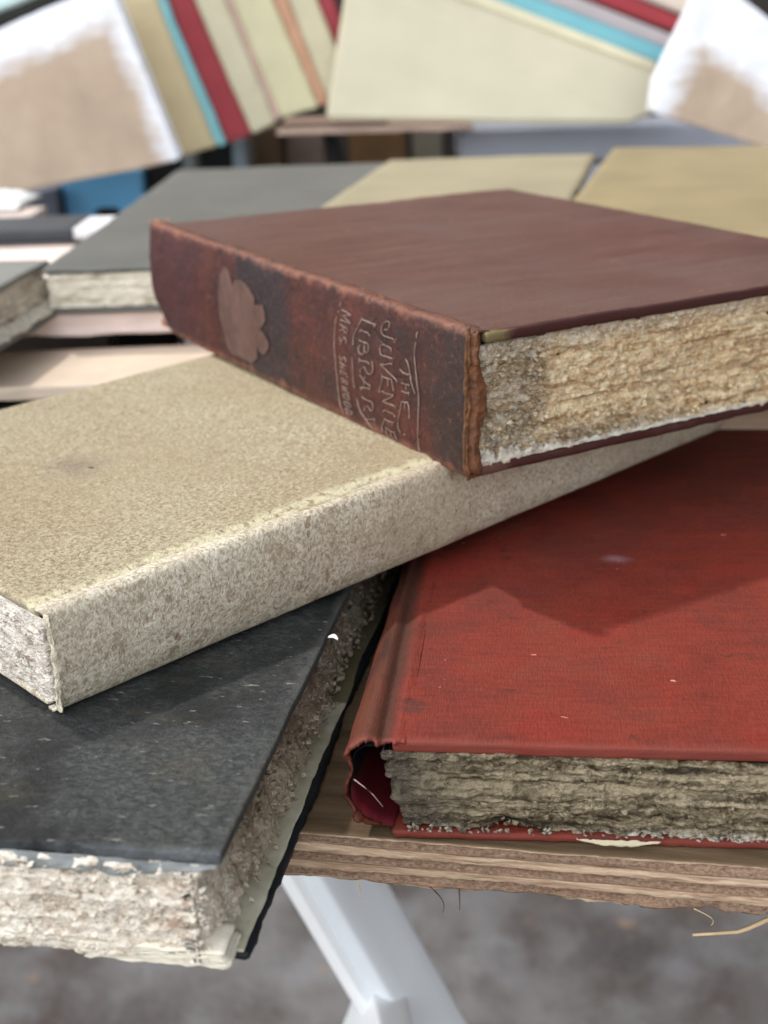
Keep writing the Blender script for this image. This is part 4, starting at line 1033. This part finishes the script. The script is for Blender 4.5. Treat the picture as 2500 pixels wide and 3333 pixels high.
# ------------------------------------------------------------------ back shelf and the books displayed upright on it
plank('back_shelf', (0, 6.86, -.522), 0, (-.46, .50), .85, .026, m_plain('shelf_wood', (166, 142, 128), .7, .15, 5), 'thin brown shelf under the large cream book')
bk_ = prism('back_wall', [(-3.2, -1.0), (3.4, -1.0), (3.4, 1.6), (-3.2, 1.6)], 9.0, 9.08, m_plain('back_wall_brown', (56, 50, 46), .8, .35, 3), bev=.01)
tag(bk_, 'dark brown boarded panel behind the crates and the displayed books', 'panel')
def whitewash(name, lines, amt):
    """buff board whose borders are brushed with white, ragged edge; lines: (x, z, nx, nz, width)"""
    g = G(name); xyz = g.xyz(); base = g.cr(g.noise(2.6, 5, .6), [(.3, lin((168, 148, 130))), (.5, lin((184, 163, 143))), (.7, lin((196, 177, 156)))])
    nz_ = g.math('ADD', g.math('SUBTRACT', g.noise(5, 6, .68), .5), g.math('MULTIPLY', g.math('SUBTRACT', g.noise(16, 4, .7, v=g.map(scale=(.4, 1, 1.6), rot=(0, .5, 0))), .5), .8))
    tot = None
    for (x, z, a, b, w) in lines:
        d = g.math('ADD', g.math('MULTIPLY', g.math('SUBTRACT', xyz[0], x), a), g.math('MULTIPLY', g.math('SUBTRACT', xyz[2], z), b))
        d = g.math('ADD', d, g.math('MULTIPLY', nz_, amt)); m = g.ramp(d, w+.05, w-.05)
        tot = m if tot is None else g.math('MAXIMUM', tot, m)
    wh = g.cr(g.noise(9, 4), [(.3, lin((226, 228, 236))), (.7, lin((246, 247, 252)))])
    return g.done(g.mix(tot, base, wh), .75, .2, g.bump(g.noise(20, 4), .4, .006))
def painted(name, poly, y, th, mat, label, pages, tilt=0.):
    o0 = poly[0]; t = thing(name, (o0[0], y, o0[1]), (tilt, 0, 0), label, 'book')
    P = [(p[0]-o0[0], p[1]-o0[1]) for p in poly]
    prism('front_cover', P, 0, .022, mat, t, bev=.008, origin=(0, 0, 0), wob=.006)
    cx = sum(p[0] for p in P)/len(P); cz = sum(p[1] for p in P)/len(P)
    prism('page_block', [(cx+(p[0]-cx)*.975, cz+(p[1]-cz)*.975) for p in P], .023, th-.02, pages, t, bev=.01, origin=(0, 0, 0))
    prism('back_cover', P, th-.019, th, mat, t, bev=.008, origin=(0, 0, 0))
    return t
M_cream = m_plain('cream_paper', (216, 206, 164), .8, .07, 4, .15, .006)
P = [(-.909, -.621), (-2.02, -.805), (-2.15, -.17), (-1.68, -.012), (-1.41, .088), (-1.16, .17)]
mt = whitewash('buff_board_left', [(0, 0, -.948, -.319, .055), (-.77, .61, .34, -.94, .17)], .16)
painted('painted_book', P, 6.6, .16, mt, 'large tan board-covered book with white-brushed borders, propped up at the upper left', m_plain('pale_block', (222, 218, 204), .8, .08, 8))
P = [(1.29, -.47), (1.302, -.33), (1.464, .009), (1.50, .11), (1.60, .06), (1.84, -.12), (2.3, -.42), (2.3, -.80), (1.66, -.59)]
mt = whitewash('buff_board_right', [(0, 0, .90, -.43, .055), (.28, .53, -.62, -.80, .24), (.17, .48, .3, -.95, .16)], .18)
painted('painted_book', P, 6.4, .18, mt, 'tan board-covered book with white-brushed upper half, propped up at the upper right', m_plain('pale_block', (222, 218, 204), .8, .08, 8))

# large cream block and the covers stacked behind it
def slab(name, poly, y0, y1, mat, label, cat='book', group=None, bev=.012, wob=.004):
    o = prism(name, poly, y0, y1, mat, bev=bev, wob=wob); return tag(o, label, cat, group)
cb = thing('cream_book', (-.221, 6.9, -.49), (0, 0, 0), 'largest cream book, standing on the thin brown shelf at the top centre', 'book')
P = [(-.221, -.485), (-.107, .063), (-.07, .26), (.0, .262), (1.395, -.275), (1.392, -.505), (1.273, -.552)]
P = [(p[0]+.221, p[1]+.49) for p in P]
M_cb = m_plain('cream_board', (212, 205, 180), .75, .06, 3, .2, .006)
prism('page_block', P, 0, .10, M_cb, cb, bev=.018, origin=(0, 0, 0), wob=.006)
P2 = [(.40+.10, .60-.02), (1.56, .17), (1.54, .03), (.42, .46)]
prism('page_edge', [(.12, .72), (.30, .745), (1.612, .222), (1.604, .185), (.25, .70)], -.012, -.001, m_plain('cream_edge', (222, 214, 184), .75, .08, 6), cb, bev=.004, origin=(0, 0, 0), wob=.005)
def band(name, pa, pb, w0, w1, y0, y1, rgb, label, group='thin books stacked behind the large cream one'):
    """flat book seen as a band from pa down to pb"""
    a, b = Vector((pa[0], pa[1])), Vector((pb[0], pb[1])); d = (b-a).normalized(); n = Vector((-d.y, d.x))
    if n.y < 0: n = -n
    poly = [tuple(b), tuple(b+n*w1), tuple(a+n*w0), tuple(a)]
    return slab(name, poly, y0, y1, m_plain('cloth_'+name, rgb, .7, .06, 5), label, 'book', group)
band('turquoise_book', (.0, .26), (1.47, -.30), .10, .085, 7.02, 7.15, (122, 182, 194), 'turquoise book showing as a band directly behind the large cream book')
band('mauve_book', (.02, .36), (1.56, -.245), .085, .075, 7.17, 7.28, (186, 172, 172), 'dusty mauve book between the turquoise and the dark red one')
band('dark_red_book', (.05, .44), (1.66, -.175), .10, .075, 7.30, 7.42, (160, 60, 66), 'dark red book behind the mauve one at the upper right')
band('pale_book', (.1, .545), (1.72, -.09), .13, .10, 7.44, 7.55, (218, 206, 190), 'off-white ragged book behind the dark red one at the upper right')
band('green_book', (.2, .70), (1.80, .03), .2, .2, 7.6, 7.7, (22, 66, 58), 'dark green book at the very top right, behind the off-white one')

# row of leaning volumes between the tan book and the large cream one
def line_at(top, bot, z):
    t = (z-top[1])/(bot[1]-top[1]); return top[0]+(bot[0]-top[0])*t
edges = [((-1.173, .097), (-.949, -.640)), ((-.983, .091), (-.765, -.595)), ((-.939, .089), (-.715, -.585)), ((-.808, .085), (-.590, -.548)),
         ((-.662, .08), (-.469, -.49)), ((-.633, .079), (-.445, -.478)), ((-.436, .073), (-.252, -.428)), ((-.363, .071), (-.205, -.42)), ((-.224, .066), (-.10, -.30)), ((-.144, .064), (.02, -.36))]
def strip(i, y0, y1, mat, name, parent=None, lab=None):
    (t0, b0), (t1, b1) = edges[i], edges[i+1]; zt = .42
    pts = [b0, b1]
    up0 = []; up1 = []
    for k in range(5):
        z = b1[1]+(zt-b1[1])*(k+1)/5; up1.append((line_at(t1, b1, z)-.018*math.sin(math.pi*(k+1)/6), z))
        z = b0[1]+(zt-b0[1])*(k+1)/5; up0.append((line_at(t0, b0, z)-.018*math.sin(math.pi*(k+1)/6), z))
    poly = pts+up1+up0[::-1]
    return poly
specs = [('striped_book', 'cream book with a turquoise back cover, next to the left tan book', (196, 180, 144), [(0, 1, (196, 180, 144)), (1, 2, (130, 184, 190))]),
         ('striped_book', 'book with a broad crimson cover and cream leaves in the leaning row', None, [(2, 3, (146, 56, 62)), (3, 4, (194, 187, 160))]),
         ('striped_book', 'cream book with a thin pink-edged cover right of the crimson one', None, [(4, 5, (206, 176, 164)), (5, 6, (200, 194, 160))]),
         ('striped_book', 'cream book with a thin orange-edged cover, beside the large cream book', None, [(6, 7, (192, 148, 120)), (7, 8, (196, 188, 160))]),
         ('striped_book', 'thin dark red book, last of the leaning row, against the large cream book', None, [(8, 9, (150, 60, 68))])]
for si, (nm, lab, _, parts) in enumerate(specs):
    i0 = parts[0][0]; org = (edges[i0][1][0], 6.95+.03*si, edges[i0][1][1])
    t = thing(nm, org, (0, 0, 0), lab, 'book', 'row of leaning cream books')
    for (a, b_, rgb) in parts:
        poly = [(p[0]-org[0], p[1]-org[2]) for p in strip(a, 0, 0, None, '')]
        cov_ = (rgb[0]-rgb[2] > 60 and a != 0) or a == 1 or rgb == (206, 176, 164)
        prism('cover' if cov_ else 'page_block', poly, -.012 if cov_ else 0, .30, m_plain('leaning_'+str(a), rgb, .75, .07, 6), t, bev=.010, origin=(0, 0, 0), wob=.004)
# pale book across the upper left corner
P = [(-2.3, -.115), (-1.50, .155), (-1.55, .33), (-2.3, .33)]
slab('pale_book', P, 6.95, 7.05, m_plain('pale_aqua', (214, 236, 234), .7, .06, 5), 'pale aqua book crossing the upper left corner', 'book')
P = [(-2.3, -.195), (-1.44, .10), (-1.46, .15), (-2.3, -.13)]
slab('dark_strap', P, 6.85, 6.93, m_plain('strap_dark', (36, 38, 32), .7, .1), 'dark strip under the pale aqua book at the upper left corner', 'strap')

# ------------------------------------------------------------------ trestle below the board
M_wp = m_plain('white_painted_steel', (244, 246, 248), .35, .04, 4, .5, .001)
M_wp2 = m_plain('grey_white_steel', (226, 231, 236), .35, .05, 4, .5, .001)
tr = thing('trestle_leg', (-.09, 2.60, -2.2), (0, 0, 0), 'white painted steel trestle leg slanting below the plywood board', 'table leg')
def bar(name, a, b, w, d, mat, parent, yaw=.5, r=.02):
    a, b = Vector(a), Vector(b); L_ = (b-a).length
    V, F = gbox(axis_pts(-w/2, w/2, 4, r), axis_pts(-d/2, d/2, 4, r), [0, .02, L_*.5, L_-.02, L_], r*.999)
    q = (b-a).to_track_quat('Z', 'Y').to_matrix() @ Matrix.Rotation(yaw, 3, 'Z')
    return link(name, [a+q@v for v in V], F, mat, parent)
O = Vector((-.09, 2.60, -2.2))
def rel(x, y, z): return Vector((x, y, z))-O
bar('upper_leg', rel(-.46, 2.60, -1.08), rel(.42, 2.60, -3.1), .165, .10, M_wp2, tr, yaw=.62, r=.014)
bar('upper_leg_flange', rel(-.535, 2.545, -1.08), rel(.345, 2.545, -3.1), .055, .045, M_wp, tr, yaw=.62, r=.008)
bar('lower_leg', rel(-.02, 2.50, -2.11), rel(-1.30, 2.50, -5.70), .26, .09, M_wp, tr, yaw=-.15, r=.012)
bar('lower_leg', rel(.42, 2.60, -3.1), rel(1.2, 2.60, -5.72), .20, .10, M_wp2, tr, yaw=.3, r=.02)
o2 = prism('pale_box', [(-1.36, -5.87), (-1.10, -5.87), (-1.10, -5.2), (-1.36, -5.2)], 7.6, 7.9, m_plain('pale_blue_board', (168, 178, 196), .6, .08), bev=.02)
tag(o2, 'pale blue box standing on the ground beyond the corner of the black book', 'box')
sc_b = prism('blue_scrap', [(-2.50, -6.84), (-2.18, -6.84), (-2.2, -6.70), (-2.49, -6.69)], 7.3, 7.5, m_plain('scrap_blue', (56, 66, 82), .7, .2), bev=.01)
tag(sc_b, 'small dark blue scrap on the ground below the black book', 'litter')
